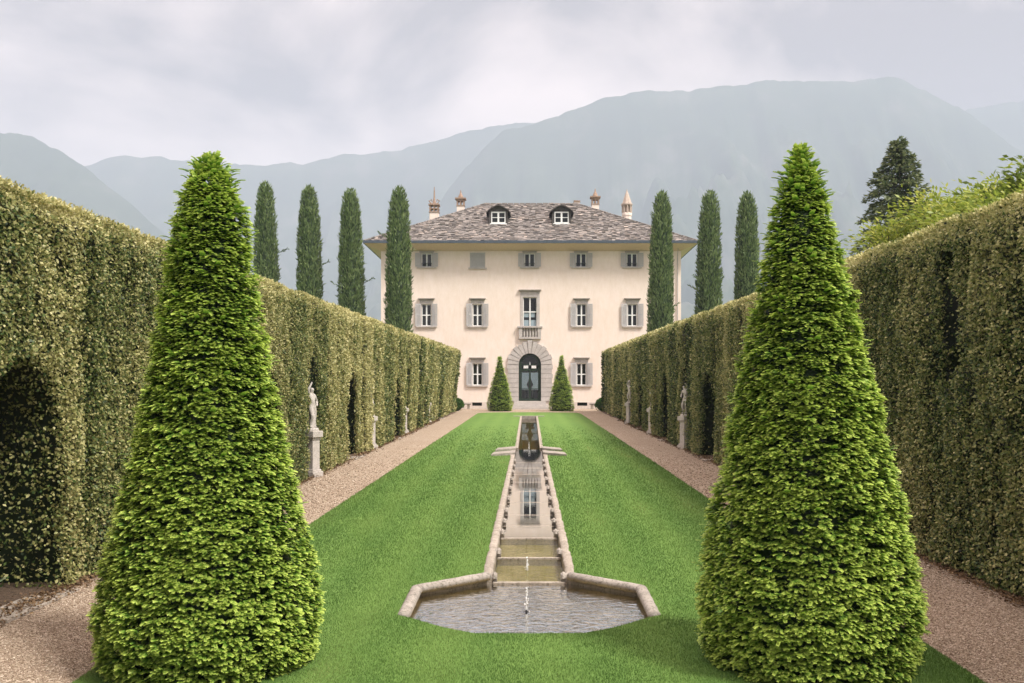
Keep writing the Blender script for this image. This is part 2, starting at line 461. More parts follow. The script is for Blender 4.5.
# ------------------------------------------------------------------ leaf clouds
def leaf_quads(P, D, N, L, W, fold=0.25):
    """rhombic leaves: base P, axis D, normal N"""
    D = nrm(D); Sd = nrm(np.cross(D, N)); Nn = np.cross(Sd, D)
    L = np.broadcast_to(L, len(P))[:, None]; W = np.broadcast_to(W, len(P))[:, None]
    mid = P + D * L * 0.45
    V = np.stack([P, mid + Sd * W * 0.5 + Nn * W * fold, P + D * L, mid - Sd * W * 0.5 + Nn * W * fold], 1)
    return V.reshape(-1, 3)

def quads(n, off=0): return np.arange(n * 4).reshape(n, 4) + off

class Cloud:
    def __init__(self): self.V = []; self.F = []; self.A = []; self.n = 0
    def add(self, V, Fq, a):
        self.V.append(V); self.F.append(np.asarray(Fq) + self.n); self.A.append(np.broadcast_to(a, len(Fq))); self.n += len(V)
    def leaves(self, P, D, N, L, W, a, fold=0.25):
        V = leaf_quads(P, D, N, L, W, fold); self.add(V, quads(len(P)), a)
    def mesh(self, name): return np_mesh(name, np.concatenate(self.V), np.concatenate(self.F), np.clip(np.concatenate(self.A), 0, 1))

# ---- yew cones
def shoot_template(k=6):
    V = []; A = []
    def needle(b, d, n, L, W, a):
        V.append(leaf_quads(np.array([b]), np.array([d]), np.array([n]), L, W, 0.1)); A.append(a)
    for i in range(k):
        t = i / (k - 1)
        x = 0.10 + 0.72 * t; z = -0.42 * x * x
        for s in (-1, 1):
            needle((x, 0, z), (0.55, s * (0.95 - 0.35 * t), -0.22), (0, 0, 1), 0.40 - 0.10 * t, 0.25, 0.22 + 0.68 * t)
    needle((0.76, 0, -0.24), (1, 0, -0.75), (0, 0, 1), 0.27, 0.22, 1.0)
    needle((0.0, 0, 0), (1, 0, -0.2), (0, 0, 1), 0.9, 0.10, 0.3)
    return np.concatenate(V), np.array(A)

def instance(T, TA, P, X, Z, scale, base_a, cloud, aw=0.5):
    X = nrm(X); Y = nrm(np.cross(Z, X)); Zz = np.cross(X, Y)
    sc = scale[:, None, None]
    V = P[:, None, :] + sc * (T[None, :, 0:1] * X[:, None, :] + T[None, :, 1:2] * Y[:, None, :] + T[None, :, 2:3] * Zz[:, None, :])
    q = len(TA); n = len(P)
    a = base_a[:, None] + aw * (TA[None, :] - 0.5)
    cloud.add(V.reshape(-1, 3), quads(n * q), a.reshape(-1))

def yew(name, label, x, y, H, prof, n, seed, size, lean=(0, 0), k=6, front=0.5):
    r = np.random.default_rng(seed)
    root = thing(name, label, 'topiary', (x, y, float(G(y))), 'cone-shaped clipped yews')
    ph = np.array([p[0] for p in prof]); pr = np.array([p[1] for p in prof])
    cl = Cloud()
    hh = np.linspace(0, H, 200); rr = np.interp(hh, ph, pr) + 0.05
    cdf = np.cumsum(rr); cdf /= cdf[-1]
    h = np.interp(r.random(n), cdf, hh)
    th = np.where(r.random(n) < front, -np.pi / 2 + (r.random(n) - 0.5) * 3.7, r.random(n) * 2 * np.pi)
    rad = np.interp(h, ph, pr)
    # shelves: clipped yews grow in uneven tiers
    q = np.stack([rad * np.cos(th) * 4.2, rad * np.sin(th) * 4.2, h * 9.5], -1)
    dn = vnoise(q * 1.0 / max(1, size / 0.085), seed) * 0.045 + vnoise(q * 2.4, seed + 3) * 0.035 + fbm(q * 0.25, seed + 9, 3) * 0.03
    tipn = np.clip((h / H - 0.9) / 0.1, 0, 1)
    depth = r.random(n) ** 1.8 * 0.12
    reach = 1.25 * size
    rr = np.maximum(rad + dn * (1 - 0.5 * tipn) - depth - reach - 0.035, 0.0)
    P = np.stack([rr * np.cos(th) + lean[0] * h / H, rr * np.sin(th) + lean[1] * h / H, h - 0.08 * tipn - 0.03], -1)
    rd = np.stack([np.cos(th), np.sin(th), np.zeros(n)], -1)
    up = np.array([0, 0, 1.0])
    tang = np.stack([-np.sin(th), np.cos(th), np.zeros(n)], -1)
    T, TA = shoot_template(k)
    cb = 0.72 + 0.15 * vnoise(q * 0.5, seed + 5) + r.normal(0, 0.09, n) - depth * 1.2  # deeper shoots coloured darker, shade inside the crown put into the colour
    for s_, off in ((-0.85, .0), (-0.4, .3), (0.0, .45), (0.42, .3), (0.85, .0)):
        X = rd * (1 - 0.5 * tipn[:, None]) + up * (0.16 + r.normal(0, 0.22, n) + 0.8 * tipn)[:, None] + tang * (s_ + r.normal(0, 0.18, n))[:, None]
        X = nrm(X)
        Z = up + rd * 0.4 + r.normal(0, 0.22, (n, 3))
        st_ = P + X * (size * (0.25 + off * 0.5)) + r.normal(0, 0.006, (n, 3))
        instance(T, TA, st_, X, Z, size * (0.8 + 0.4 * r.random(n)), cb + r.normal(0, 0.07, n), cl, 0.85)  # tips lighter as new growth, contrast widened to paint shade in the gaps
    # upright shoots closing the tip
    m = int(240 if size < 0.1 else 60)
    h2 = H * (0.86 + 0.13 * r.random(m)); th2 = r.random(m) * 2 * np.pi
    r2 = np.interp(h2, ph, pr) * 0.75 * r.random(m) ** 0.5
    P2 = np.stack([r2 * np.cos(th2) + lean[0] * h2 / H, r2 * np.sin(th2) + lean[1] * h2 / H, h2 - 0.04], -1)
    X2 = np.stack([0.75 * np.cos(th2), 0.75 * np.sin(th2), 0.55 + r.random(m) * 0.7], -1) + r.normal(0, .2, (m, 3))
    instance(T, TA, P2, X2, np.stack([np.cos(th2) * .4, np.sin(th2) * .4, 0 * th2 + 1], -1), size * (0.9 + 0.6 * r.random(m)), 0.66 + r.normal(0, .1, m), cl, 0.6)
    # a few long shoots breaking the outline
    m = n // 40
    h2 = (H - 0.15) * r.random(m) ** 0.6; th2 = r.random(m) * 2 * np.pi
    r2 = np.maximum(np.interp(h2, ph, pr) - 0.06, 0)
    P2 = np.stack([r2 * np.cos(th2) + lean[0] * h2 / H, r2 * np.sin(th2) + lean[1] * h2 / H, h2], -1)
    X2 = np.stack([np.cos(th2), np.sin(th2), 0.5 + r.random(m) * 0.5], -1)
    instance(T, TA, P2, X2, np.tile(up, (m, 1)) + 0 * X2, size * (1.1 + 0.6 * r.random(m)), np.full(m, 0.62), cl, 0.5)
    # dark inner shell closing the crown, interior shade put into its colour
    ns, nh = 40, 44
    hs = np.linspace(0.02, H * 0.93, nh)
    B = []
    for hq in hs:
        rq = np.interp(hq, ph, pr); rq = max(min(rq - 0.19, rq * 0.74) if rq > 0.6 else rq * 0.63 - 0.09 * max(0.0, (hq / H - 0.85) / 0.15), 0.008)
        for i in range(ns):
            t_ = 2 * np.pi * i / ns
            B.append((rq * math.cos(t_) + lean[0] * hq / H, rq * math.sin(t_) + lean[1] * hq / H, hq))
    B = np.array(B); B[:, :2] += 0.02 * np.stack([vnoise(B * 7, 1), vnoise(B * 7, 2)], -1)
    fq = []
    for a_ in range(nh - 1):
        for i in range(ns):
            j = (i + 1) % ns
            fq.append((a_ * ns + i, a_ * ns + j, (a_ + 1) * ns + j, (a_ + 1) * ns + i))
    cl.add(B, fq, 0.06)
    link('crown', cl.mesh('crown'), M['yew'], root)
    tr = MB(); tr.tube([(0, 0, -0.2), (0, 0, 0.6), (lean[0] * .6, lean[1] * .6, H * 0.6)], [0.11, 0.09, 0.04], 10)
    tr.build('trunk', M['bark'], root, smooth=True)
    return root

profL = [(0, 1.0), (0.15, 1.09), (0.45, 1.15), (0.65, 1.15), (1.5, 0.97), (2.6, 0.735), (3.65, 0.555), (4.15, 0.475), (4.6, 0.39), (4.95, 0.28), (5.12, 0.20), (5.22, 0.05)]
yew('clipped_yew', 'large bright green yew cone left of the pool, with a blunt bushy tip', (211 - 529) / 98.5, 10.1, 5.22, profL, 9000, 11, 0.065)
profR = [(0, 1.0), (0.15, 1.09), (0.45, 1.15), (0.75, 1.15), (1.5, 1.02), (2.6, 0.79), (3.6, 0.57), (4.1, 0.46), (4.6, 0.33), (5.0, 0.22), (5.2, 0.13), (5.32, 0.04)]
yew('clipped_yew', 'large bright green yew cone right of the pool, tapering to a point', (809 - 529) / 98.5, 10.1, 5.32, profR, 9000, 23, 0.065, lean=(-0.09, 0))
profS = [(0, 1.08), (0.3, 1.22), (0.7, 1.22), (2.0, 0.98), (3.2, 0.66), (4.2, 0.37), (4.75, 0.2), (5.0, 0.10)]
yew('clipped_yew', 'small far yew cone left of the villa door, at the end of the lawn', (499.8 - 529) * 90 / F, 90.0, 4.95, profS, 1100, 31, 0.15, k=3)
yew('clipped_yew', 'small far yew cone right of the villa door, at the end of the lawn', (561.5 - 529) * 90 / F, 90.0, 5.05, profS, 1100, 37, 0.15, k=3)

# ---- hedges
HX = 6.45; HTOP = 5.28; HW = 2.9; HEND = 88.0; HST = 4.0
AR_W, AR_H = 1.0, 3.2
def aw(zc): return 1.0 if zc < 20 else 1.4
def arch_in(z, h, zc, grow=0.0):
    w = aw(zc) + grow
    sp = AR_H - aw(zc)
    dz = np.abs(z - zc)
    return np.where(h < sp, dz < w, (dz ** 2 + (h - sp) ** 2) < w * w)

def hedge(side, arches, recesses, cracks, label, seed):
    r = np.random.default_rng(seed)
    cl = Cloud()
    colw = 1.55
    jit = r.normal(0, 0.12, 80); cbound = np.arange(80) * colw + jit + 2.0
    cdep = r.normal(0, 0.05, 81); cval = r.normal(0, 0.10, 81)
    brown = r.random(81) < 0.13
    def lean(z, h):
        u = np.clip((z - 45) / 40, 0, 1)
        return (0.30 - 0.62 * np.clip(h / HTOP, 0, 1)) * u if side < 0 else 0.27 * u
    def face_depth(z, h, core=False):
        k = np.clip(np.searchsorted(cbound, z), 0, 80)
        near = np.minimum(np.abs(z - cbound[np.clip(k - 1, 0, 79)]), np.abs(z - cbound[np.clip(k, 0, 79)]))
        d = lean(z, h) + cdep[k] * np.clip(z / 40, 0.3, 1) + (0.045 + 0.06 * np.clip((z - 22) / 30, 0, 1)) * np.exp(-(near / 0.13) ** 2)
        p = np.stack([z, h, 0 * z], -1)
        d = d + 0.055 * vnoise(p * 1.1, seed) + (0.07 * vnoise(p * 4.0, seed + 1) if not core else 0)
        d = d - 0.05 * np.clip(h - 4.6, 0, 1) + 0.12 * np.exp(-((HTOP - h) / 0.14) ** 2)
        for zc in recesses:
            g = np.clip(1 - np.abs(z - zc) / 0.48, 0, 1)
            d = d + (0.75 + (0.25 if core else 0)) * np.minimum(1, g * 3.5) * (h < 3.45 + (0.2 if core else 0))
        for zc, h0, h1, w in cracks:
            zz = zc + 0.10 * np.sin(h * 3.1) + 0.04 * np.sin(h * 9)
            env = np.clip(np.minimum(h - h0, h1 - h) / 0.35, 0, 1)
            d = d + (1.1 if core else 0.5) * np.exp(-((z - zz) / (w * (1.7 if core else 1.0))) ** 2) * env
        for zc in arches:
            ins = arch_in(z, h, zc, 0.22 if core else 0.0)
            d = np.where(ins, (2.3 if zc < 20 else 1.7) + (0.25 if core else 0), d)
        return d
    def cv(z, h, n):
        k = np.clip(np.searchsorted(cbound, z), 0, 80)
        p = np.stack([z, h, 0 * z], -1)
        v = (0.57 if side < 0 else 0.46) + cval[k] + 0.17 * fbm(p * 0.9, seed + 4, 3) + r.normal(0, 0.21, n)  # left lighter than right, sunlit and shaded sides put into the colour
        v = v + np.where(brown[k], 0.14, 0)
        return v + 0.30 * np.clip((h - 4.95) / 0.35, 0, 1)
    zn = 25.0
    def sample_z(n):
        a0, a1 = 9.0, HEND
        zz = np.linspace(a0, a1, 2000); dn = np.minimum(1, (zn / zz) ** 2)
        c = np.cumsum(dn); c /= c[-1]
        return np.interp(r.random(n), c, zz)
    def size(z): return 0.054 * np.maximum(1, z / zn)
    # front face
    n = 300000
    z = sample_z(n); h = r.random(n) * (HTOP + 0.02)
    d = face_depth(z, h)
    lay = r.random(n) ** 1.6 * 0.16
    kp = r.random(n) > np.where(d < 1.2, np.clip((d - 0.42) * 1.6, 0, 0.6), 0.0)
    for zc in recesses: kp |= np.abs(z - zc) < 0.7
    for zc, h0, h1, w in cracks:
        zz_ = zc + 0.10 * np.sin(h * 3.1) + 0.04 * np.sin(h * 9) + 0.5 * w * vnoise(np.stack([h * 4.5, z * 0, z * 0], -1), 79)
        kp &= ~((np.abs(z - zz_) < w * (0.75 + 0.75 * vnoise(np.stack([h * 2.4, z * 0, z * 0], -1), 78))) & (h > h0 + 0.2) & (h < h1 - 0.1) & (r.random(n) < 0.9))
    z, h, d, lay = z[kp], h[kp], d[kp], lay[kp]; n = len(z)
    P = np.stack([side * (HX + d + lay - 0.05), z, h + G(z)], -1)
    No = np.tile([-side, 0.0, 0.25], (n, 1)) + r.normal(0, 0.55, (n, 3))
    D = np.stack([-side * (0.25 + r.random(n) * 0.5), r.normal(0, 0.8, n), r.normal(-0.1, 0.7, n)], -1)
    L = size(z) * (0.75 + 0.5 * r.random(n))
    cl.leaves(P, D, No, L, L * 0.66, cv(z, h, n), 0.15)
    # top
    n = 90000
    z = sample_z(n); u = r.random(n) ** 1.5 * HW
    top = HTOP + 0.03 * vnoise(np.stack([z * 1.3, u, 0 * z], -1), seed + 8) + r.random(n) ** 2 * 0.10
    P = np.stack([side * (HX + 0.02 + u + lean(z, HTOP)), z, top + G(z) - 0.02], -1)
    D = np.stack([-side * r.normal(0.2, 0.6, n), r.normal(0, 0.6, n), 0.4 + r.random(n) * 0.8], -1)
    No = r.normal(0, 0.6, (n, 3)) + np.array([0, 0, 0.7])
    L = size(z) * (0.8 + 0.6 * r.random(n))
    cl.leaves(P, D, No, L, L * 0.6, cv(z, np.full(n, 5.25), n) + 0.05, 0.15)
    # jambs and soffits of the arches
    for zc in arches:
        if zc < 8: continue
        ls = float(size(np.array([zc]))[0])
        m = int(9000 if zc < 20 else 420)
        u = r.random(m) ** (1.1 if zc < 20 else 1.5) * (2.3 if zc < 20 else 0.5)
        path = r.random(m)
        sp = AR_H - aw(zc); tot = 2 * sp + math.pi * aw(zc)
        s_ = path * tot
        zz = np.where(s_ < sp, -aw(zc), np.where(s_ > tot - sp, aw(zc), -aw(zc) * np.cos((s_ - sp) / aw(zc))))
        hh = np.where(s_ < sp, s_, np.where(s_ > tot - sp, tot - s_, sp + aw(zc) * np.sin(np.clip((s_ - sp) / aw(zc), 0, math.pi))))
        nz = np.where(s_ < sp, 1.0, np.where(s_ > tot - sp, -1.0, np.cos((s_ - sp) / aw(zc))))
        nh = np.where((s_ < sp) | (s_ > tot - sp), 0.0, -np.sin((s_ - sp) / aw(zc)))
        j = r.normal(0, 0.05, m)
        P = np.stack([side * (HX + u), zc + zz + nz * j, hh + nh * j + G(zc)], -1)
        No = np.stack([0 * u, nz, nh], -1) + r.normal(0, 0.5, (m, 3))
        D = r.normal(0, 0.7, (m, 3)) + np.stack([-side * 0.3 + 0 * u, nz * 0.5, nh * 0.5], -1)
        L = ls * (0.8 + 0.5 * r.random(m))
        cl.leaves(P, D, No, L, L * 0.66, cv(np.full(m, zc) + zz, hh, m) - 0.12, 0.15)  # arch leaves coloured darker, recess shade put into the colour
    # far end face
    m = 6000
    u = r.random(m) * HW; h = r.random(m) * HTOP
    P = np.stack([side * (HX + u), HEND + r.normal(0, 0.06, m), h + G(HEND)], -1)
    cl.leaves(P, r.normal(0, 1, (m, 3)), np.tile([0, 1.0, 0.2], (m, 1)) + r.normal(0, .5, (m, 3)), 0.2, 0.13, cv(np.full(m, HEND), h, m), 0.15)
    # near-black body behind the leaves, shade of gaps and niches put into colour
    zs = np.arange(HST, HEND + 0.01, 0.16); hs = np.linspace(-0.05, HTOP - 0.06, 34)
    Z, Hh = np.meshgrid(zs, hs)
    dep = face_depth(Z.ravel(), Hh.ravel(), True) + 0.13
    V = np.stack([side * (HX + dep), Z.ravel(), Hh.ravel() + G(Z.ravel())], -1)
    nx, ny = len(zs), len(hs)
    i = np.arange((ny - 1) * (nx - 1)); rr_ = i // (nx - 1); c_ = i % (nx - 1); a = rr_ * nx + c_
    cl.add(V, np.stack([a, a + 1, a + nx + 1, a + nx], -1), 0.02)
    mb = MB()
    x0, x1 = side * (HX + 0.25), side * (HX + HW)
    zz = np.linspace(HST, HEND - 0.05, 20)
    for k in range(19):
        a_, b_ = zz[k], zz[k + 1]; ga, gb = G(a_), G(b_)
        mb.face([(x0, a_, HTOP - .06 + ga), (x0, b_, HTOP - .06 + gb), (x1, b_, HTOP - .06 + gb), (x1, a_, HTOP - .06 + ga)])
        mb.face([(x1, a_, ga - .05), (x1, b_, gb - .05), (x1, b_, HTOP - .06 + gb), (x1, a_, HTOP - .06 + ga)])
    for e in (HST, HEND - 0.05):
        mb.face([(x0, e, G(e) - .05), (x1, e, G(e) - .05), (x1, e, HTOP - .06 + G(e)), (x0, e, HTOP - .06 + G(e))])
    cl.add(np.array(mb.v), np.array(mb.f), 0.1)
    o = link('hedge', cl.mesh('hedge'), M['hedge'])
    return tag(o, label, 'hedge', 'tall clipped hedges along the gravel paths')

LA = [12.75, 24.5, 36.6, 48.8, 61.3, 73.0]
LS = [29.6, 41.3, 53.0, 65.3]
RA = [11.4, 24.3, 36.0, 47.3, 58.5, 70.0]
RS = [41.4, 52.3, 64.3]
hedge(-1, LA, LS, [], 'tall sunlit clipped hedge on the left with dark arched niches', 101)
hedge(1, RA, RS, [(15.3, 2.75, 5.0, 0.24), (33.0, 0.2, 5.0, 0.06), (13.8, 0.3, 3.4, 0.04)], 'tall shaded clipped hedge on the right with a ragged vertical gap', 202)

# soil strips with dry leaves, stone thresholds before the arches
for sx in (-1, 1):
    xs = np.array([6.37, 6.47, 8.2]) * sx
    if sx < 0: xs = xs[::-1]
    ysn = np.linspace(4, 88, 160)
    def sz(X, Y):
        return G(Y) + 0.006 + 0.02 * (np.abs(X) > 6.42)
    me = grid_mesh('soil_strip', xs, ysn, sz)
    co = np.zeros(len(me.vertices) * 3, dtype=np.float32); me.vertices.foreach_get('co', co); co = co.reshape(-1, 3)
    e = np.abs(co[:, 0]) < 6.42
    co[e, 0] += sx * 0.10 * vnoise(np.stack([co[e, 1] * 0.8, co[e, 1] * 0, co[e, 1] * 0], -1), 3)
    me.vertices.foreach_set('co', co.reshape(-1)); me.update()
    struct('soil', me, M['soil'])
m = 15000
z = 1 / (1 / 9.0 + rng.random(m) * (1 / 70 - 1 / 9.0)); sx = np.where(rng.random(m) < 0.5, -1, 1)
P = np.stack([sx * (6.40 + rng.normal(0, 0.13, m)), z, G(z) + 0.03 + 0.02 * rng.random(m)], -1)
c = Cloud(); ls = 0.05 * np.maximum(1, z / 20)
c.leaves(P, rng.normal(0, 1, (m, 3)) * [1, 1, 0.25], np.tile([0, 0, 1.0], (m, 1)) + rng.normal(0, .4, (m, 3)), ls, ls * 0.6, np.clip(rng.normal(0.5, 0.25, m), 0, 1))
tag(link('fallen_leaves', c.mesh('fallen_leaves'), M['deadleaf']), 'dry brown leaves fallen along the foot of the hedges', 'fallen leaves', kind='stuff')

first = None
names_th = {}
for sx, arr, nm in ((-1, LA, 'left'), (1, RA, 'right')):
    for i, zc in enumerate(arr):
        if zc < 8: continue
        mb = MB(); g = float(G(zc))
        mb.box(-0.24, 0.24, -0.95, 0.95, -0.1, 0.035)
        o = mb.build('threshold', M['curbstone'], bevel=0.012, loc=(sx * 6.42, zc, g))
        ordn = ['nearest', 'second nearest', 'third', 'fourth', 'fifth', 'farthest'][i]
        tag(o, 'flat stone threshold before the %s arched niche of the %s hedge' % (ordn, nm), 'threshold', 'stone thresholds before the hedge arches')

# ---- cypresses
def cypress_mesh(seed, H=18.2, W=0.96, n=9000):
    r = np.random.default_rng(seed); cl = Cloud()
    prof_h = np.array([0, 1.0, 2.5, 6, 10, 13, 15.5, 17.0, 17.8, 18.2]); prof_r = np.array([0.6, 1.0, 1.12, 1.16, 1.12, 1.02, 0.88, 0.72, 0.50, 0.16]) / 1.16 * W
    hh = np.linspace(0.3, H, 200); c = np.cumsum(np.interp(hh, prof_h, prof_r) + 0.1); c /= c[-1]
    h = np.interp(r.random(n), c, hh); th = r.random(n) * 2 * np.pi
    rad = np.interp(h, prof_h, prof_r)
    q = np.stack([np.cos(th) * 3.2, np.sin(th) * 3.2, h * 1.1], -1)
    rad = np.maximum(rad * (1 + 0.10 * vnoise(q, seed) + 0.07 * vnoise(q * 2.5, seed + 1)) - r.random(n) ** 2 * 0.25, 0.02)
    P = np.stack([rad * np.cos(th), rad * np.sin(th), h], -1)
    rd = np.stack([np.cos(th), np.sin(th), 0 * th], -1)
    D = rd * (0.35 + 0.3 * r.random(n))[:, None] + np.array([0, 0, 1.0]) + r.normal(0, 0.28, (n, 3))
    cl.leaves(P, D, rd + r.normal(0, 0.5, (n, 3)), 0.26 + 0.2 * r.random(n), 0.10, 0.5 + 0.22 * vnoise(q * 1.5, seed + 2) + r.normal(0, 0.16, n), 0.3)
    for _ in range(5):      # stray twigs
        t_ = r.random() * 6.28; hz_ = 3 + r.random() * 13
        m = 18; u = np.linspace(0.85, 1.55 + 0.3 * r.random(), m)
        P = np.stack([u * math.cos(t_), u * math.sin(t_), hz_ + (u - .85) * 0.5], -1)
        D = np.stack([np.full(m, math.cos(t_)), np.full(m, math.sin(t_)), np.full(m, 0.5)], -1) + r.normal(0, .5, (m, 3))
        cl.leaves(P, D, r.normal(0, 1, (m, 3)), 0.25, 0.1, 0.3, 0.3)
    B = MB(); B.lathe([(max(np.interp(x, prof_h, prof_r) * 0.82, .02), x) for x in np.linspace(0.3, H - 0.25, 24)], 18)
    cl.add(np.array(B.v), np.array(B.f[:-2]), 0.05)  # dark inner body, occlusion shade put into its colour
    return cl.mesh('crown')
cyp = [cypress_mesh(5), cypress_mesh(6), cypress_mesh(8)]
tm = MB(); tm.tube([(0, 0, -0.2), (0, 0, 2), (0, 0, 9)], [0.24, 0.18, 0.1], 10); trunk_me = tm.mesh('trunk', smooth=True); trunk_me.materials.append(M['bark'])
cl_ = [(268, 184, 82, 'outermost column cypress of the left row, half hidden by the yew cone'),
       (310.5, 187, 81, 'second column cypress from the left in the left row'),
       (352.5, 190, 80, 'third column cypress from the left, its tip just left of the villa roof'),
       (398, 188, 79, 'column cypress standing before the left corner of the villa facade'),
       (660, 193, 79, 'slim pointed column cypress before the right corner of the villa facade'),
       (707, 192, 80, 'middle column cypress of the right row, just outside the villa'),
       (747, 194, 81, 'outermost column cypress of the right row, beside the right yew cone')]
for i, (px, py, z, lab) in enumerate(cl_):
    root = thing('cypress_tree', lab, 'cypress', ((px - 529) * z / F, z, float(G(z)) - 0.02), 'column cypresses behind the hedges')
    H = CAMH + (379 - py) * z / F
    root.scale = (1.0 if i != 4 else 0.97, 1.0, H / 18.2)
    root.rotation_euler = (R([0.5, -0.4, 0.2, -0.3, 0.4, 0.6, -0.5][i]), R([-0.6, 0.3, 0.5, -0.2, 0.3, -0.5, 0.7][i]), i * 1.7)
    link('crown', cyp[i % 3], M['cypress'], root); link('trunk', trunk_me, M['bark'], root)

# ---- the dark fir behind the right hedge
def fir():
    z = 62.0
    root = thing('fir_tree', 'dark green conifer with layered boughs rising beyond the right hedge', 'fir', ((899 - 529) * z / F, z, float(G(z)) - 0.05))
    H = CAMH + (379 - 137) * z / F
    r = np.random.default_rng(77); cl = Cloud(); tr = MB()
    tr.tube([(0, 0, -0.2), (0, 0, H * 0.5), (0.1, 0, H * 0.97)], [0.34, 0.2, 0.03], 10)
    hz_ = 1.2
    while hz_ < H - 0.3:
        t_ = (H - hz_) / H
        Rm = float(np.interp(H - hz_, [0, .8, 2.3, 3.9, 6.4, 12], [.12, .55, 1.45, 2.0, 2.45, 3.2]))
        nb = max(4, int(7 + 5 * t_))
        for b in range(nb):
            th = 2 * math.pi * (b / nb) + r.random() * 1.2
            Lb = Rm * (0.65 + 0.5 * r.random())
            m = int(26 + 70 * Lb / 2)
            u = r.random(m) ** 0.6
            zz = hz_ + 0.30 * Lb * u - 0.42 * Lb * u * u + r.normal(0, 0.09, m)
            wv = 0.38 * Lb * (1 - u) * u * 2 + 0.1
            off = r.normal(0, 1, m) * wv * 0.6
            P = np.stack([u * Lb * math.cos(th) - off * math.sin(th), u * Lb * math.sin(th) + off * math.cos(th), zz], -1)
            D = np.stack([math.cos(th) - 0.6 * np.sign(off) * math.sin(th), math.sin(th) + 0.6 * np.sign(off) * math.cos(th), r.normal(-0.05, 0.35, m)], -1) + r.normal(0, .3, (m, 3))
            cl.leaves(P, D, np.tile([0, 0, 1.0], (m, 1)) + r.normal(0, .5, (m, 3)), 0.24 + 0.16 * r.random(m), 0.13, 0.55 + 0.45 * (u - 0.5) + r.normal(0, .16, m), 0.3)
            tr.tube([(0, 0, hz_), (Lb * .5 * math.cos(th), Lb * .5 * math.sin(th), hz_ + 0.05 * Lb), (Lb * .9 * math.cos(th), Lb * .9 * math.sin(th), hz_ - 0.07 * Lb)], [0.06, 0.04, 0.015], 5)
        hz_ += 0.40 + 0.42 * t_
    m = 60; hh = H - 0.9 * r.random(m)
    cl.leaves(np.stack([r.normal(0.1, .05, m), r.normal(0, .05, m), hh], -1), r.normal(0, .5, (m, 3)) + [0, 0, .9], r.normal(0, 1, (m, 3)), 0.24, 0.10, 0.55)
    link('crown', cl.mesh('crown'), M['fir'], root); tr.build('trunk', M['bark'], root)
fir()

# ---- leafy shrubs / small trees behind the right hedge
def leafy(name, label, cat, x, y, H, blobs, n, seed, size, mat, vb):
    r = np.random.default_rng(seed); cl = Cloud()
    root = thing(name, label, cat, (x, y, float(G(y)) - 0.03))
    tr = MB()
    for (bx, by, bz, rx, rz) in blobs:
        tr.tube([(0, 0, -0.1), (bx * .3, by * .3, bz * .5), (bx, by, bz + rz * .3)], [0.10, 0.07, 0.02], 7)
        nc = int(16 * rx * rx) + 8
        for k in range(nc):      # leaf sprays spread through the volume
            d = r.normal(0, 1, 3); d /= np.linalg.norm(d); d[2] = abs(d[2]) if r.random() < 0.75 else d[2]
            q = np.array([bx, by, bz]) + d * [rx, rx, rz] * (0.55 + 0.5 * r.random())
            m = n
            off = r.normal(0, 1, (m, 3)) * [0.27, 0.27, 0.15]
            P = q + off
            D = off * [2.5, 2.5, 1] + d * [.5, .5, .2] + r.normal(0, 0.25, (m, 3)) + np.array([0, 0, 0.12])
            N = np.tile([0, 0, 1.0], (m, 1)) + r.normal(0, .5, (m, 3))
            L = size * (0.7 + 0.6 * r.random(m))
            cl.leaves(P, D, N, L, L * 0.42, vb + r.normal(0, .12) + r.normal(0, 0.14, m) + 0.10 * d[2], 0.15)
            tr.tube([(bx, by, bz - rz * .3), tuple(q)], [0.03, 0.008], 5)
    link('crown', cl.mesh('crown'), M[mat], root); tr.build('trunk', M['bark'], root)
    return root
leafy('shrub', 'yellow-green leafy shrub spilling above the right hedge below the dark fir', 'shrub', 10.2, 25.5, 7.4,
      [(-0.6, 0.8, 6.25, 1.0, 0.8), (0.2, 0, 6.75, 1.0, 0.8), (0.9, -1.2, 6.75, 1.0, 0.7), (-1.0, 2.6, 5.6, 1.0, 0.85), (1.3, 0.6, 6.6, 1.1, 0.85), (0.5, -2.6, 6.55, 1.0, 0.75)], 85, 61, 0.14, 'bright', 0.68)
leafy('small_tree', 'olive-green small tree with spreading sprays at the right edge above the hedge', 'tree', 11.0, 21.6, 8,
      [(0, 0, 6.75, 0.9, 0.45), (0.6, -0.4, 7.2, 0.9, 0.4), (-0.5, 0.3, 6.7, 0.7, 0.4), (1.3, 0.2, 6.9, 1.0, 0.6)], 60, 67, 0.17, 'bright', 0.38)
leafy('shrub', 'bright lime-green shrub above the right hedge, under the olive-green sprays', 'shrub', 9.6, 20.5, 7,
      [(0.2, 0, 6.1, 0.9, 0.5), (0.7, -1.6, 6.1, 0.9, 0.5), (0.0, 1.6, 6.0, 0.9, 0.6)], 85, 71, 0.13, 'bright', 0.62)

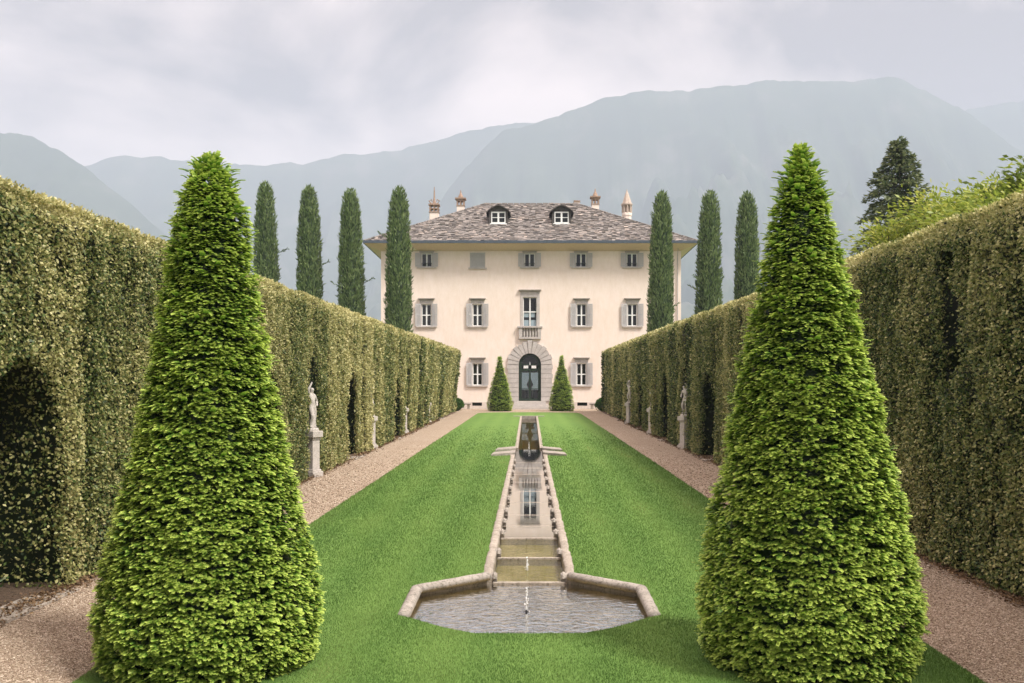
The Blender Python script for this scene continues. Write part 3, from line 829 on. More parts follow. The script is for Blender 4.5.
# small box balls at the far hedge ends
def ball(x, y, rad, label, seed):
    r = np.random.default_rng(seed); cl = Cloud(); n = 1500
    d = r.normal(0, 1, (n, 3)); d[:, 2] = np.abs(d[:, 2]) - 0.25; d = nrm(d)
    q = rad * (0.92 + 0.1 * vnoise(d * 4, seed) + 0.06 * r.random(n))
    P = d * q[:, None] + [0, 0, rad * 0.85]
    cl.leaves(P, d + r.normal(0, .6, (n, 3)), d + r.normal(0, .5, (n, 3)), 0.14, 0.09, 0.5 + r.normal(0, .2, n))
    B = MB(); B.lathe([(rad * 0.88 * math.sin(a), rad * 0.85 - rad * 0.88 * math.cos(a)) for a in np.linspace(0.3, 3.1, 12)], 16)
    cl.add(np.array(B.v), np.array(B.f[:-2]), 0.1)  # dark core under the leaves, inner shade put into its colour
    root = thing('box_shrub', label, 'shrub', (x, y, float(G(y))), 'round box shrubs at the hedge ends')
    link('crown', cl.mesh('crown'), M['box'], root)
    s_ = MB(); s_.tube([(0, 0, -.1), (0, 0, rad * .8)], [0.05, 0.04], 8); s_.build('stem', M['bark'], root)
ball((456.5 - 529) * 90.5 / F, 90.5, 0.62, 'round clipped box shrub at the villa end of the left hedge', 3)
ball((602.5 - 529) * 90.5 / F, 90.5, 0.62, 'round clipped box shrub at the villa end of the right hedge', 4)

# ------------------------------------------------------------------ statues
def skin(name, J, E, mat, parent, loc):
    me = bpy.data.meshes.new(name + '_skeleton')
    keys = list(J)
    me.from_pydata([J[k][0] for k in keys], [(keys.index(a), keys.index(b)) for a, b in E], [])
    o = bpy.data.objects.new('tmp', me); COL.objects.link(o)
    o.modifiers.new('s', 'SKIN'); sub = o.modifiers.new('u', 'SUBSURF'); sub.levels = 2; sub.render_levels = 2
    lay = me.skin_vertices[0].data
    for i, k in enumerate(keys):
        rr_ = J[k][1]; lay[i].radius = (rr_, rr_) if not isinstance(rr_, tuple) else rr_
        lay[i].use_root = (i == 0)
    dg = bpy.context.evaluated_depsgraph_get(); dg.update()
    m2 = bpy.data.meshes.new_from_object(o.evaluated_get(dg))
    m2.name = name
    for p in m2.polygons: p.use_smooth = True
    bpy.data.objects.remove(o); m2.materials.clear()
    return link(name, m2, mat, parent, loc)

BODY = [('pelvis', 'waist'), ('waist', 'chest'), ('chest', 'neck'), ('neck', 'head'), ('head', 'crown'),
        ('pelvis', 'hipL'), ('hipL', 'kneeL'), ('kneeL', 'ankL'), ('ankL', 'toeL'),
        ('pelvis', 'hipR'), ('hipR', 'kneeR'), ('kneeR', 'ankR'), ('ankR', 'toeR'),
        ('chest', 'shL'), ('shL', 'elL'), ('elL', 'haL'), ('haL', 'fiL'), ('chest', 'shR'), ('shR', 'elR'), ('elR', 'haR'), ('haR', 'fiR')]
def pose(kind):
    # figure 1.5 m tall, x across, -y is the front
    J = dict(pelvis=((0.03, 0, 0.78), (0.135, 0.11)), waist=((0.0, 0.0, 0.95), (0.11, 0.09)), chest=((-0.03, 0.01, 1.13), (0.145, 0.105)),
             neck=((-0.03, 0.0, 1.27), 0.055), head=((-0.02, -0.02, 1.38), (0.085, 0.095)), crown=((-0.01, -0.01, 1.47), 0.07),
             hipL=((0.12, 0, 0.72), 0.105), kneeL=((0.13, -0.03, 0.42), 0.07), ankL=((0.11, 0.02, 0.08), 0.045), toeL=((0.13, -0.11, 0.03), 0.035),
             hipR=((-0.07, 0, 0.72), 0.105), kneeR=((-0.10, -0.12, 0.43), 0.07), ankR=((-0.12, 0.0, 0.09), 0.045), toeR=((-0.15, -0.12, 0.03), 0.035),
             shL=((0.15, 0.0, 1.18), 0.065), elL=((0.30, 0.02, 0.98), 0.048), haL=((0.17, -0.10, 0.84), 0.035), fiL=((0.12, -0.13, 0.80), 0.028),
             shR=((-0.20, 0.0, 1.20), 0.065), elR=((-0.25, -0.05, 1.42), 0.048), haR=((-0.12, -0.07, 1.60), 0.035), fiR=((-0.09, -0.07, 1.68), 0.026))
    if kind == 1:      # twisting youth, both arms towards the head
        J.update(pelvis=((0.07, 0, 0.76), (0.13, 0.11)), waist=((0.06, 0, 0.93), (0.105, 0.09)), chest=((-0.01, 0, 1.12), (0.145, 0.105)),
                 kneeL=((0.17, -0.08, 0.44), 0.07), ankL=((0.03, 0.02, 0.08), 0.045), toeL=((0.05, -0.1, 0.03), 0.035),
                 neck=((-0.04, 0, 1.26), 0.055), head=((-0.08, -0.02, 1.36), (0.085, 0.095)), crown=((-0.10, -0.02, 1.45), 0.07),
                 elL=((0.27, -0.03, 1.36), 0.048), haL=((0.10, -0.05, 1.53), 0.035), fiL=((0.04, -0.05, 1.56), 0.028),
                 elR=((-0.31, 0, 1.02), 0.048), haR=((-0.20, -0.12, 0.88), 0.035), fiR=((-0.15, -0.14, 0.86), 0.028))
    if kind == 2:      # smaller draped figure, arms folded before the chest
        J.update(elL=((0.22, -0.06, 1.0), 0.05), haL=((0.02, -0.18, 1.06), 0.036), fiL=((-0.05, -0.19, 1.08), 0.028),
                 elR=((-0.27, -0.06, 1.0), 0.05), haR=((-0.08, -0.18, 0.98), 0.036), fiR=((-0.01, -0.19, 0.96), 0.028), shR=((-0.20, 0.0, 1.18), 0.065))
    if kind == 3:      # bearing a round basket on the head with one arm
        J.update(elR=((-0.33, -0.02, 1.36), 0.048), haR=((-0.20, -0.03, 1.52), 0.035), fiR=((-0.13, -0.03, 1.55), 0.028))
    return J
def statue(px, side, z, kind, label, sc=1.0):
    x = side * ((6.46 if z < 35 else 6.60 if z < 45 else 6.72) if side < 0 else 6.50)
    root = thing('statue', label, 'statue', (x, z, float(G(z))), 'stone garden statues along the hedges')
    root.rotation_euler = (0, 0, -side * math.pi / 2 + side * 0.45)
    p = MB()
    p.box(-0.24, 0.24, -0.24, 0.24, -0.05, 0.16); p.box(-0.20, 0.20, -0.20, 0.20, 0.16, 0.22)
    p.box(-0.165, 0.165, -0.165, 0.165, 0.22, 1.10); p.box(-0.19, 0.19, -0.19, 0.19, 1.10, 1.17); p.box(-0.235, 0.235, -0.235, 0.235, 1.17, 1.36)
    pl = p.build('plinth', M['statue'], root, bevel=0.012)
    q = MB(); q.lathe([(0.21, 1.36), (0.205, 1.41), (0.18, 1.45)], 14); q.build('base', M['statue'], root, smooth=False)
    sc *= 0.82
    J = {k: (tuple(c * sc for c in v[0]), tuple(a * sc for a in v[1]) if isinstance(v[1], tuple) else v[1] * sc) for k, v in pose(kind).items()}
    f = skin('figure', J, BODY, M['statue'], root, (0, 0, 1.44))
    d = MB()      # drapery falling round the hips and a stump behind the legs
    prof = [(0.20, 0.02), (0.21, 0.15), (0.18, 0.4), (0.17, 0.62), (0.165, 0.8)]
    b = len(d.v); nn = 20
    if kind in (0, 2):
        for r_, h in prof:
            for i in range(nn):
                t_ = 2 * math.pi * i / nn; k = r_ * (1 + 0.16 * math.sin(5 * t_ + h * 4)) * (0.8 if kind == 0 else 1)
                d.v.append((0.02 + k * math.cos(t_) * sc, 0.03 + k * math.sin(t_) * 0.85 * sc, h * sc))
        for k in range(len(prof) - 1):
            for i in range(nn):
                j = (i + 1) % nn; d.f.append((k * nn + i, k * nn + j, (k + 1) * nn + j, (k + 1) * nn + i)); d.a.append(.5)
        d.build('drapery', M['statue'], f, smooth=True)
    else:
        d.tube([(0.05, 0.13, 0), (0.03, 0.12, 0.28), (0.04, 0.10, 0.5)], [0.08, 0.065, 0.05], 9)
        d.build('tree_stump', M['statue'], f, smooth=True)
    if kind == 3:
        e = MB(); e.lathe([(r_ * .82, h_ * .82) for r_, h_ in [(0.08, 1.47), (0.15, 1.53), (0.16, 1.60), (0.11, 1.66), (0.03, 1.69)]], 14); e.build('basket', M['statue'], f, smooth=True)
statue(315, -1, 29.6, 0, 'stone statue with raised arm on a tall plinth, nearest on the left hedge')
statue(376, -1, 41.3, 1, 'weathered nude statue on a plinth, second along the left hedge')
statue(410, -1, 53.0, 2, 'draped statue on a plinth, third along the left hedge, mostly hidden by leaves')
statue(431, -1, 65.3, 3, 'farthest statue of the left hedge, a slim pale sliver near the villa')
statue(684, 1, 41.4, 1, 'twisting stone statue with bent arm, nearest visible on the right hedge')
statue(652, 1, 52.3, 2, 'short draped stone statue, middle one along the right hedge', 0.86)
statue(629, 1, 64.3, 3, 'stone statue with round basket on its head, farthest along the right hedge')

# ------------------------------------------------------------------ pool, cascade, canal
POOLW = 0.200
pool = thing('pool_basin', 'octagonal stone pool basin at the foot of the water cascade', 'pool basin', (0, 12.75, float(G(12.75))))
ox, oy, oz = pool.location
Vp = [(0.60, 14.36), (1.52, 13.47), (1.52, 12.02), (0.62, 11.0)]
def rail_tube(mb, a, b, rad, n=14, lift=0.0, flat=0.75):
    """rounded coping from a to b"""
    a = Vector(a); b = Vector(b); d = (b - a).normalized(); sx = Vector((d.y, -d.x, 0)).normalized(); up = sx.cross(d)
    if up.z < 0: up = -up
    K = 12; base = len(mb.v)
    for k in range(K + 1):
        p = a.lerp(b, k / K)
        jig = 1 + 0.035 * math.sin(k * 2.3 + p.x * 5 + p.y * 3)
        for i in range(n):
            t_ = 2 * math.pi * i / n
            mb.v.append(tuple(p + sx * (rad * jig * math.cos(t_)) + up * (rad * flat * jig * math.sin(t_))))
    for k in range(K):
        for i in range(n):
            j = (i + 1) % n
            mb.f.append((base + k * n + i, base + k * n + j, base + (k + 1) * n + j, base + (k + 1) * n + i)); mb.a.append(.5)
    mb.f.append(tuple(base + i for i in range(n))); mb.a.append(.5)
    mb.f.append(tuple(base + K * n + n - 1 - i for i in range(n))); mb.a.append(.5)
for sx in (-1, 1):
    for (a, b) in ((0, 1), (1, 2)):
        mb = MB()
        A, B = Vp[a], Vp[b]
        za = G(A[1]) + 0.055; zb = G(B[1]) + 0.055
        if b == 2: zb -= 0.03
        rail_tube(mb, (sx * A[0] - ox, A[1] - oy, za - oz), (sx * B[0] - ox, B[1] - oy, zb - oz), 0.082)
        mb.build('coping', M['rimstone'], pool, smooth=True)
mb = MB()     # basin walls below the coping
ring = [(sx_ * p[0], p[1]) for sx_, p in [(1, Vp[0]), (1, Vp[1]), (1, Vp[2]), (1, Vp[3]), (-1, Vp[3]), (-1, Vp[2]), (-1, Vp[1]), (-1, Vp[0])]]
for k in range(7):
    A, B = ring[k], ring[k + 1]
    mb.face([(A[0], A[1] - oy, -0.25 - oz), (B[0], B[1] - oy, -0.25 - oz), (B[0], B[1] - oy, G(B[1]) + 0.04 - oz), (A[0], A[1] - oy, G(A[1]) + 0.04 - oz)])
mb.build('wall', M['rimstone'], pool)
mb = MB(); mb.face([(p[0] * 1.02, p[1] - oy, POOLW - 0.14 - oz) for p in ring]); mb.build('floor', M['poolbed'], pool)
me = MB()
# water sheets: real level surfaces
def sheet(name, pts, mat):
    m_ = MB(); m_.face(pts); struct(name, m_.mesh(name), mat)
sheet('water', [(p[0] * 1.0, p[1], POOLW) for p in ring], M['water_pool'])

SEG = [14.36, 16.4, 18.5, 20.0, 21.6, 23.8, 26.1, 28.4, 30.7, 32.8, 34.8, 37.0]
def wl(y):       # water level along the cascade
    if y < 16.4: return 0.225
    if y < 18.5: return 0.250
    return 0.275 + (y - 18.5) * (0.640 - 0.275) / 18.5
casc = thing('water_cascade', 'long narrow stone water cascade with scrolled rails in the middle of the lawn', 'cascade', (0, 14.36, float(G(14.36))))
cx, cy, cz = casc.location
for sx in (-1, 1):
    for k in range(len(SEG) - 1):
        a, b = SEG[k], SEG[k + 1] - 0.015
        mb = MB(); n = 8
        prof = []
        for i in range(9):
            t_ = math.pi * i / 8
            prof.append((0.610 + 0.074 * math.cos(t_), 0.042 * math.sin(t_)))
        rows = []
        K = 10
        base = 0
        for kk in range(K + 1):
            u = kk / K; y = a + (b - a) * u
            lift = 0.004 + 0.034 * u + 0.014 * math.sin(u * math.pi)
            jig = 0.006 * math.sin(kk * 1.9 + a * 7)
            g = float(G(y))
            for (x, z) in [(0.684, -0.3)] + prof + [(0.536, -0.3)]:
                mb.v.append((sx * (x + jig), y - cy, g + z + (lift if z >= 0 else 0) - cz))
        w = 11
        for kk in range(K):
            for i in range(w - 1):
                mb.f.append((kk * w + i, kk * w + i + 1, (kk + 1) * w + i + 1, (kk + 1) * w + i)); mb.a.append(.5)
        mb.f.append(tuple(range(w))); mb.a.append(.5)
        mb.f.append(tuple(K * w + i for i in range(w))); mb.a.append(.5)
        rail = mb.build('rail', M['curbstone'], casc)
        # scroll curling inward at the lower end of the rail
        v_ = MB()
        g = float(G(a)) + 0.03; rv = 0.085 if k < 3 else 0.075
        pts = []
        rad = []
        for q in range(15):
            th = q / 14 * 3.4 * math.pi
            rr_ = rv * (1 - 0.72 * q / 14)
            pts.append((sx * 0.50, a + 0.09 - cy - rr_ * math.cos(th) , g - 0.02 + rr_ * math.sin(th) * 0.95 - cz)); rad.append(0.030 - 0.010 * q / 14)
        v_.tube(pts, rad, 7)
        dsc = []
        b0 = len(v_.v)
        nn = 16
        for xx in (0.46, 0.56):
            for i in range(nn):
                t_ = 2 * math.pi * i / nn
                v_.v.append((sx * xx, a + 0.09 - cy + rv * 0.92 * math.cos(t_), g - 0.02 + rv * 0.92 * math.sin(t_) - cz))
        for i in range(nn):
            j = (i + 1) % nn; v_.f.append((b0 + i, b0 + j, b0 + nn + j, b0 + nn + i)); v_.a.append(.5)
        v_.f.append(tuple(b0 + i for i in range(nn))); v_.a.append(.5)
        v_.f.append(tuple(b0 + nn + i for i in range(nn))); v_.a.append(.5)
        v_.build('volute', M['rimstone'], rail, smooth=False)
for k in range(len(SEG) - 1):
    a, b = SEG[k], SEG[k + 1]
    w0 = wl(a + 0.01); w1 = wl(b - 0.01)
    deep = 0.10 if k < 2 else 0.015
    mb = MB()
    mb.hexa([(-.527, a - cy, -0.35 - cz), (.527, a - cy, -0.35 - cz), (.527, b - cy, -0.35 - cz), (-.527, b - cy, -0.35 - cz),
             (-.527, a - cy, w0 - deep - cz), (.527, a - cy, w0 - deep - cz), (.527, b - cy, w1 - deep - cz), (-.527, b - cy, w1 - deep - cz)])
    mb.build('bed', M['algae'] if k < 4 else M['bed'], casc)
    lip = MB(); hh_ = 0.006 if k < 3 else 0.003
    lip.box(-.525, .525, a - cy - 0.03, a - cy + 0.05, w0 - 0.2 - cz, w0 + hh_ - cz)
    lip.build('step_edge', M['curbstone'] , casc, bevel=0.01)
for (a, b, m_) in ((14.40, 16.38, 'water_deep'), (16.44, 18.48, 'water_deep')):
    sheet('water', [(-.527, a, wl(a)), (.527, a, wl(a)), (.527, b, wl(b - .01)), (-.527, b, wl(b - .01))], M[m_])
sheet('water', [(-.527, 18.5, wl(18.5)), (.527, 18.5, wl(18.5)), (.515, 41.2, wl(41.2)), (-.515, 41.2, wl(41.2))], M['water_film'])

canal = thing('stone_canal', 'straight stone-edged canal filled with dark water before the villa', 'canal', (0, 41.2, float(G(41.2))))
kx, ky, kz = canal.location
def chalf(y): return np.interp(y, [41.2, 76.0], [0.45, 0.54])
for sx in (-1, 1):
    mb = MB()
    for k in range(8):
        a = 41.2 + (76 - 41.2) * k / 8; b = 41.2 + (76 - 41.2) * (k + 1) / 8 - 0.012
        A0, B0 = chalf(a), chalf(b)
        mb.hexa([(sx * A0, a - ky, -.6), (sx * (A0 + .14), a - ky, -.6), (sx * (B0 + .14), b - ky, -.6 + G(b) - G(a)), (sx * B0, b - ky, -.6 + G(b) - G(a)),
                 (sx * A0, a - ky, G(a) + .06 - kz), (sx * (A0 + .14), a - ky, G(a) + .06 - kz), (sx * (B0 + .14), b - ky, G(b) + .06 - kz), (sx * B0, b - ky, G(b) + .06 - kz)])
    mb.build('curb', M['curbstone'], canal, bevel=0.012)
mb = MB(); mb.box(-1.2, 1.2, 76.0 - ky, 76.55 - ky, G(76) - kz - .5, G(76) + .09 - kz); mb.build('head_slab', M['rimstone'], canal, bevel=0.02)
mb = MB(); mb.face([(-.6, 41.2 - ky, -.22), (.6, 41.2 - ky, -.22), (.6, 76 - ky, G(76) - .35 - kz), (-.6, 76 - ky, G(76) - .35 - kz)]); mb.build('floor', M['canalbed'], canal)
# the canal follows the rise in shallow, nearly level reaches
sheet('water', [(-.47, 41.25, G(41.25) - .045), (.47, 41.25, G(41.25) - .045), (.55, 76.0, G(76) - .16), (-.55, 76.0, G(76) - .16)], M['water_canal'])
# weir and wing slabs between canal and cascade
weir = thing('stone_weir', 'stone weir with two pairs of wing slabs where the canal spills into the cascade', 'weir', (0, 39.0, float(G(39))))
wx, wy, wz = weir.location
mb = MB(); zA, zB = wl(37.0) - .015 - wz, wl(41.2) - .015 - wz
mb.hexa([(-.52, 37.0 - wy, -.6), (.52, 37.0 - wy, -.6), (.52, 41.2 - wy, -.6), (-.52, 41.2 - wy, -.6), (-.52, 37.0 - wy, zA), (.52, 37.0 - wy, zA), (.52, 41.2 - wy, zB), (-.52, 41.2 - wy, zB)]); mb.build('slab', M['bed'], weir, bevel=0.01)
for sx in (-1, 1):
    for (ya, yb, xo) in ((39.9, 41.2, 1.28), (37.5, 38.9, 1.36)):
        mb = MB(); g = G(ya) - wz
        mb.hexa([(sx * .53, ya - wy, -.3), (sx * (xo + .05), ya - wy - 0.55, -.3), (sx * xo, yb - wy - 0.55, -.3), (sx * .53, yb - wy, -.3),
                 (sx * .53, ya - wy, g + .15), (sx * (xo + .05), ya - wy - .55, g + .11), (sx * xo, yb - wy - .55, g + .11), (sx * .53, yb - wy, g + .15)])
        mb.build('wing_slab', M['rimstone'], weir, bevel=0.02)
    mb = MB(); mb.hexa([(sx * .53, 37.02 - wy, -.3), (sx * .70, 37.02 - wy, -.3), (sx * .70, 41.2 - wy, -.3), (sx * .53, 41.2 - wy, -.3),
                        (sx * .53, 37.02 - wy, G(37) + .06 - wz), (sx * .70, 37.02 - wy, G(37) + .06 - wz), (sx * .70, 41.2 - wy, G(41) + .06 - wz), (sx * .53, 41.2 - wy, G(41) + .06 - wz)])
    mb.build('curb', M['curbstone'], weir, bevel=0.012)

def jet(x, y, z, h, label, seed, nozzle=True):
    r = random.Random(seed)
    root = thing('fountain_jet', label, 'fountain jet', (x, y, z), 'small fountain jets')
    mb = MB(); K = 9
    mb.tube([(r.gauss(0, .003), r.gauss(0, .003), h * .8 * i / K) for i in range(K + 1)], [0.011 * (1 - 0.6 * i / K) * (1 + r.uniform(-.4, .4)) for i in range(K + 1)], 7)
    for _ in range(46):
        a_ = r.random() * 6.28; zz = h * (1.08 * r.random() ** 0.7); q = 0.004 + 0.035 * r.random() * (1.25 - zz / h); s_ = 0.004 + 0.007 * r.random()
        mb.lathe([(0.0005, zz - s_), (s_, zz), (0.0005, zz + s_)], 6, q * math.cos(a_), q * math.sin(a_))
    mb.build('water_spray', M['splash'], root, smooth=True)
    if nozzle:
        nz = MB(); nz.lathe([(0.018, -.15), (0.018, 0.01), (0.012, 0.03)], 10); nz.box(-.045, .045, -.01, .01, -0.015, 0.004)
        nz.build('nozzle', M['iron'], root)
jet(-0.03, 12.5, POOLW, 0.28, 'thin water jet rising from an iron nozzle in the octagonal pool', 1)
jet(-0.03, 15.3, 0.225, 0.20, 'short white water jet in the lowest step of the cascade', 2, False)
jet(0.0, 41.6, float(G(41.6)) - 0.05, 0.30, 'tiny white water jet at the near end of the canal', 3)

# ------------------------------------------------------------------ villa
K97 = HY / F
HXo = 530.0
def hx(px): return (px - HXo) * K97
def hz(py): return CAMH + (379 - py) * K97
villa = thing('villa', 'cream three-storey villa with grey stone hipped roof and arched door', 'villa', ((HXo - 529) * K97, HY, float(G(HY))))
WX0, WX1, WD, WT = hx(381), hx(681), 18.9, hz(250.5)
cols = [426.5, 477.5, 530, 581.5, 632.5]
holes = []
top_w = [(c, 5.2, 253.3, 266.9) for c in (426.7, 529.6, 581, 632)]
mid_w = [(c, 4.9, 304, 326) for c in (426.5, 477.5, 581.5, 632.3)]
low_w = [(c, 4.9, 363.2, 385.2) for c in (477.5, 581.5)]
for c, w, a, b in top_w + mid_w + low_w: holes.append((hx(c - w), hx(c + w), hz(b), hz(a)))
cw = (530, 7.0, 297.0, 328.3); holes.append((hx(cw[0] - cw[1]), hx(cw[0] + cw[1]), hz(cw[3]), hz(cw[2])))
door = (hx(518.7), hx(541.1), hz(401), hz(353.3)); holes.append(door)
shut = (477.6, 7.1, 252.6, 267.6)
cellar = [(hx(472.2), hx(482), hz(405.7), hz(402.4)), (hx(577.3), hx(587.3), hz(405.7), hz(402.4)), (hx(459), hx(464), hz(406), hz(402.4)), (hx(597), hx(602), hz(406), hz(402.4))]
holes += cellar

def pierced(mb, x0, x1, z0, z1, y, hs, depth, flip=1):
    xs = sorted(set([x0, x1] + [min(max(v, x0), x1) for h in hs for v in h[:2]]))
    zs = sorted(set([z0, z1] + [min(max(v, z0), z1) for h in hs for v in h[2:]]))
    for i in range(len(xs) - 1):
        for j in range(len(zs) - 1):
            xm, zm = (xs[i] + xs[i + 1]) / 2, (zs[j] + zs[j + 1]) / 2
            if any(h[0] < xm < h[1] and h[2] < zm < h[3] for h in hs): continue
            mb.face([(xs[i], y, zs[j]), (xs[i + 1], y, zs[j]), (xs[i + 1], y, zs[j + 1]), (xs[i], y, zs[j + 1])])
    for a, b, c, d in hs:
        y1 = y + depth * flip
        mb.face([(a, y, c), (a, y, d), (a, y1, d), (a, y1, c)]); mb.face([(b, y, c), (b, y1, c), (b, y1, d), (b, y, d)])
        mb.face([(a, y, c), (a, y1, c), (b, y1, c), (b, y, c)]); mb.face([(a, y, d), (b, y, d), (b, y1, d), (a, y1, d)])
mb = MB()
zb = hz(402.0)
pierced(mb, WX0, WX1, zb, WT, 0.0, [h for h in holes if h[3] > zb + .3], 0.30)
bd = (hx(519.5), hx(540.5), 2.0, 4.0)
pierced(mb, WX0, WX1, -0.1, WT, WD, [bd], 0.3, -1)
for x in (WX0, WX1):
    mb.face([(x, 0, -0.1), (x, WD, -0.1), (x, WD, WT), (x, 0, WT)])
mb.build('wall', M['plaster'], villa)
mb = MB()
pl_h = [(h[0], h[1], h[2], h[3]) for h in cellar] + [(door[0] - .4, door[1] + .4, -0.3, zb)]
pierced(mb, WX0 - .03, WX1 + .03, -0.3, zb, -0.04, pl_h, 0.3)
mb.face([(WX0 - .03, -0.04, zb), (WX1 + .03, -0.04, zb), (WX1 + .03, 0.0, zb), (WX0 - .03, 0.0, zb)])
mb.build('plinth', M['plinth'], villa)
# inner hall seen through the door
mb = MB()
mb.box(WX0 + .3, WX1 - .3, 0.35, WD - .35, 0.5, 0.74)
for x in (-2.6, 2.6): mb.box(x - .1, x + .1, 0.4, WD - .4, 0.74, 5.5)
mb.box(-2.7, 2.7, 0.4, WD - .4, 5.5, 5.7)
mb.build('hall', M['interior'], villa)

def win_parts(c, w, pa, pb, kind, template=None):
    """casement window; origin at hole centre bottom on the wall plane"""
    x0, x1, z0, z1 = hx(c - w), hx(c + w), hz(pb), hz(pa)
    W = x1 - x0; Hh = z1 - z0
    f = MB(); t_ = 0.075
    f.box(-W / 2, -W / 2 + t_, 0.10, 0.17, 0, Hh); f.box(W / 2 - t_, W / 2, 0.10, 0.17, 0, Hh)
    f.box(-W / 2 + t_, W / 2 - t_, 0.10, 0.17, 0, t_); f.box(-W / 2 + t_, W / 2 - t_, 0.10, 0.17, Hh - t_, Hh)
    f.box(-0.065, 0.065, 0.095, 0.165, t_, Hh - t_)
    if kind != 'top':
        zc = Hh * (0.50 if kind == 'mid' else 0.53)
        f.box(-W / 2 + t_, -.065, 0.10, 0.16, zc - .055, zc + .055); f.box(.065, W / 2 - t_, 0.10, 0.16, zc - .055, zc + .055)
    fo = f.build('window', M['white'], villa, loc=((x0 + x1) / 2, 0, z0))
    g = MB(); g.box(-W / 2 + .02, W / 2 - .02, 0.185, 0.20, 0.02, Hh - .02); g.build('pane', M['glass'], fo)
    s_ = MB()      # stone surround
    b = 0.17 if kind != 'centre' else 0.26
    y0, y1 = -0.045, 0.002
    s_.box(-W / 2 - b, -W / 2, y0, 0.06, 0, Hh + b); s_.box(W / 2, W / 2 + b, y0, 0.06, 0, Hh + b); s_.box(-W / 2, W / 2, y0, 0.06, Hh, Hh + b)
    if kind in ('mid', 'low'):
        s_.box(-W / 2 - b, W / 2 + b, y0, 0.0, Hh + b, Hh + b + 0.24)
    if kind == 'centre':
        s_.box(-W / 2 - b, W / 2 + b, y0, 0.0, Hh + b, Hh + b + 0.30)
    s_.build('surround', M['trim'], fo, bevel=0.008)
    if kind != 'top':
        k_ = MB(); zt = Hh + b + (0.24 if kind != 'centre' else 0.30); e = 0.16
        k_.box(-W / 2 - b - e * .5, W / 2 + b + e * .5, -0.16, 0.0, zt, zt + .07); k_.box(-W / 2 - b - e, W / 2 + b + e, -0.26, 0.0, zt + .07, zt + .17)
        k_.build('cornice', M['cornice'], fo, bevel=0.01)
    si = MB()
    if kind == 'top':
        si.box(-W / 2 - .42, W / 2 + .42, -.14, .05, -.13, 0.0)
        lt = MB(); lt.box(-W / 2 - .2, W / 2 + .2, -.12, -.046, Hh + .10, Hh + .20); lt.build('lintel', M['cornice'], fo, bevel=0.01)
        rl = MB()
        for i in range(9):
            xx = -W / 2 + .03 + (W - .06) * i / 8; rl.box(xx - .012, xx + .012, .03, .054, .02, .36)
        rl.box(-W / 2, W / 2, .025, .06, .35, .39); rl.build('railing', M['iron'], fo)
    elif kind != 'centre':
        si.box(-W / 2 - .52, W / 2 + .52, -.17, .05, -.14, 0.0)
    if kind != 'centre':
        si.build('sill', M['trim'], fo, bevel=0.012)
        for sx in (-1, 1):
            sh = MB(); SW = 0.50; a = sx * (W / 2 + b * .55)
            ang = 0.16
            def q(u, d, z): return (a + sx * u * math.cos(ang), -0.06 - u * math.sin(ang) - d, z)
            def slab(u0, u1, zz0, zz1, d0, d1):
                sh.hexa([q(u0, d0, zz0), q(u1, d0, zz0), q(u1, d1, zz0), q(u0, d1, zz0), q(u0, d0, zz1), q(u1, d0, zz1), q(u1, d1, zz1), q(u0, d1, zz1)])
            zt = Hh + .02
            slab(0, .06, .02, zt, 0, .05); slab(SW - .06, SW, .02, zt, 0, .05)
            slab(.06, SW - .06, .02, .12, 0, .05); slab(.06, SW - .06, zt - .10, zt, 0, .05)
            if kind != 'top': slab(.06, SW - .06, zt * .5 - .05, zt * .5 + .05, 0, .05)
            zz = .13
            while zz < zt - .13:
                slab(.06, SW - .06, zz, zz + .05, .008, .034); zz += .075
            sh.build('shutter', M['shutter'], fo)
    return fo
def place(o, c, w, pb):
    o.location = ((hx(c - w) + hx(c + w)) / 2, 0, hz(pb)); return o
w0 = None
for c, w, a, b in top_w:
    w0 = win_parts(c, w, a, b, 'top') if w0 is None else place(copy_tree(w0, villa), c, w, b)
w1 = None
for c, w, a, b in mid_w:
    w1 = win_parts(c, w, a, b, 'mid') if w1 is None else place(copy_tree(w1, villa), c, w, b)
for c, w, a, b in low_w:
    place(copy_tree(w1, villa), c, w, b)
wc = win_parts(cw[0], cw[1], cw[2], cw[3], 'centre')
# pale sky reflection painted as panels on the centre window's lower half
g = MB(); Wc = 2 * 7.0 * K97; Hc = hz(cw[2]) - hz(cw[3])
for s in (-1, 1):
    g.box(s * .10, s * (Wc / 2 - .10), 0.176, 0.183, 0.1, Hc * .27) if s > 0 else g.box(-(Wc / 2 - .10), -.10, 0.176, 0.183, 0.1, Hc * .27)
    (g.box(.10, Wc / 2 - .22, 0.176, 0.183, Hc * .36, Hc * .50) if s > 0 else g.box(-(Wc / 2 - .10), -.10, 0.176, 0.183, Hc * .36, Hc * .50))
g.build('sky_reflection', M['sky_pane'], wc)
# balustrade under the centre window
bal = MB()
zt = hz(327.6); zb0 = hz(339)
bal.box(hx(517.4), hx(542.4), -.34, -.002, zt - .02, zt + .14)
bal.box(hx(519), hx(541), -.27, -.002, zb0, zb0 + .18)
for s in (-1, 1): bal.box(hx(530 + s * 9.4) - .17, hx(530 + s * 9.4) + .17, -.26, -.003, zb0 + .18, zt - .02)
balo = bal.build('balcony', M['trim'], villa, bevel=0.012)
hb = zt - .02 - zb0 - .18
for i in range(5):
    q = MB(); xx = hx(530) + (i - 2) * .285
    q.lathe([(.07, 0), (.07, .06 * hb), (.04, .12 * hb), (.085, .38 * hb), (.06, .6 * hb), (.035, .82 * hb), (.065, .9 * hb), (.065, hb)], 12)
    q.build('baluster', M['trim'], balo, smooth=True, loc=(xx, -.15, zb0 + .18))
q = MB(); q.box(hx(521), hx(539), -.05, -.003, zb0 + .18, zt - .02); q.build('back_panel', M['cornice'], balo)
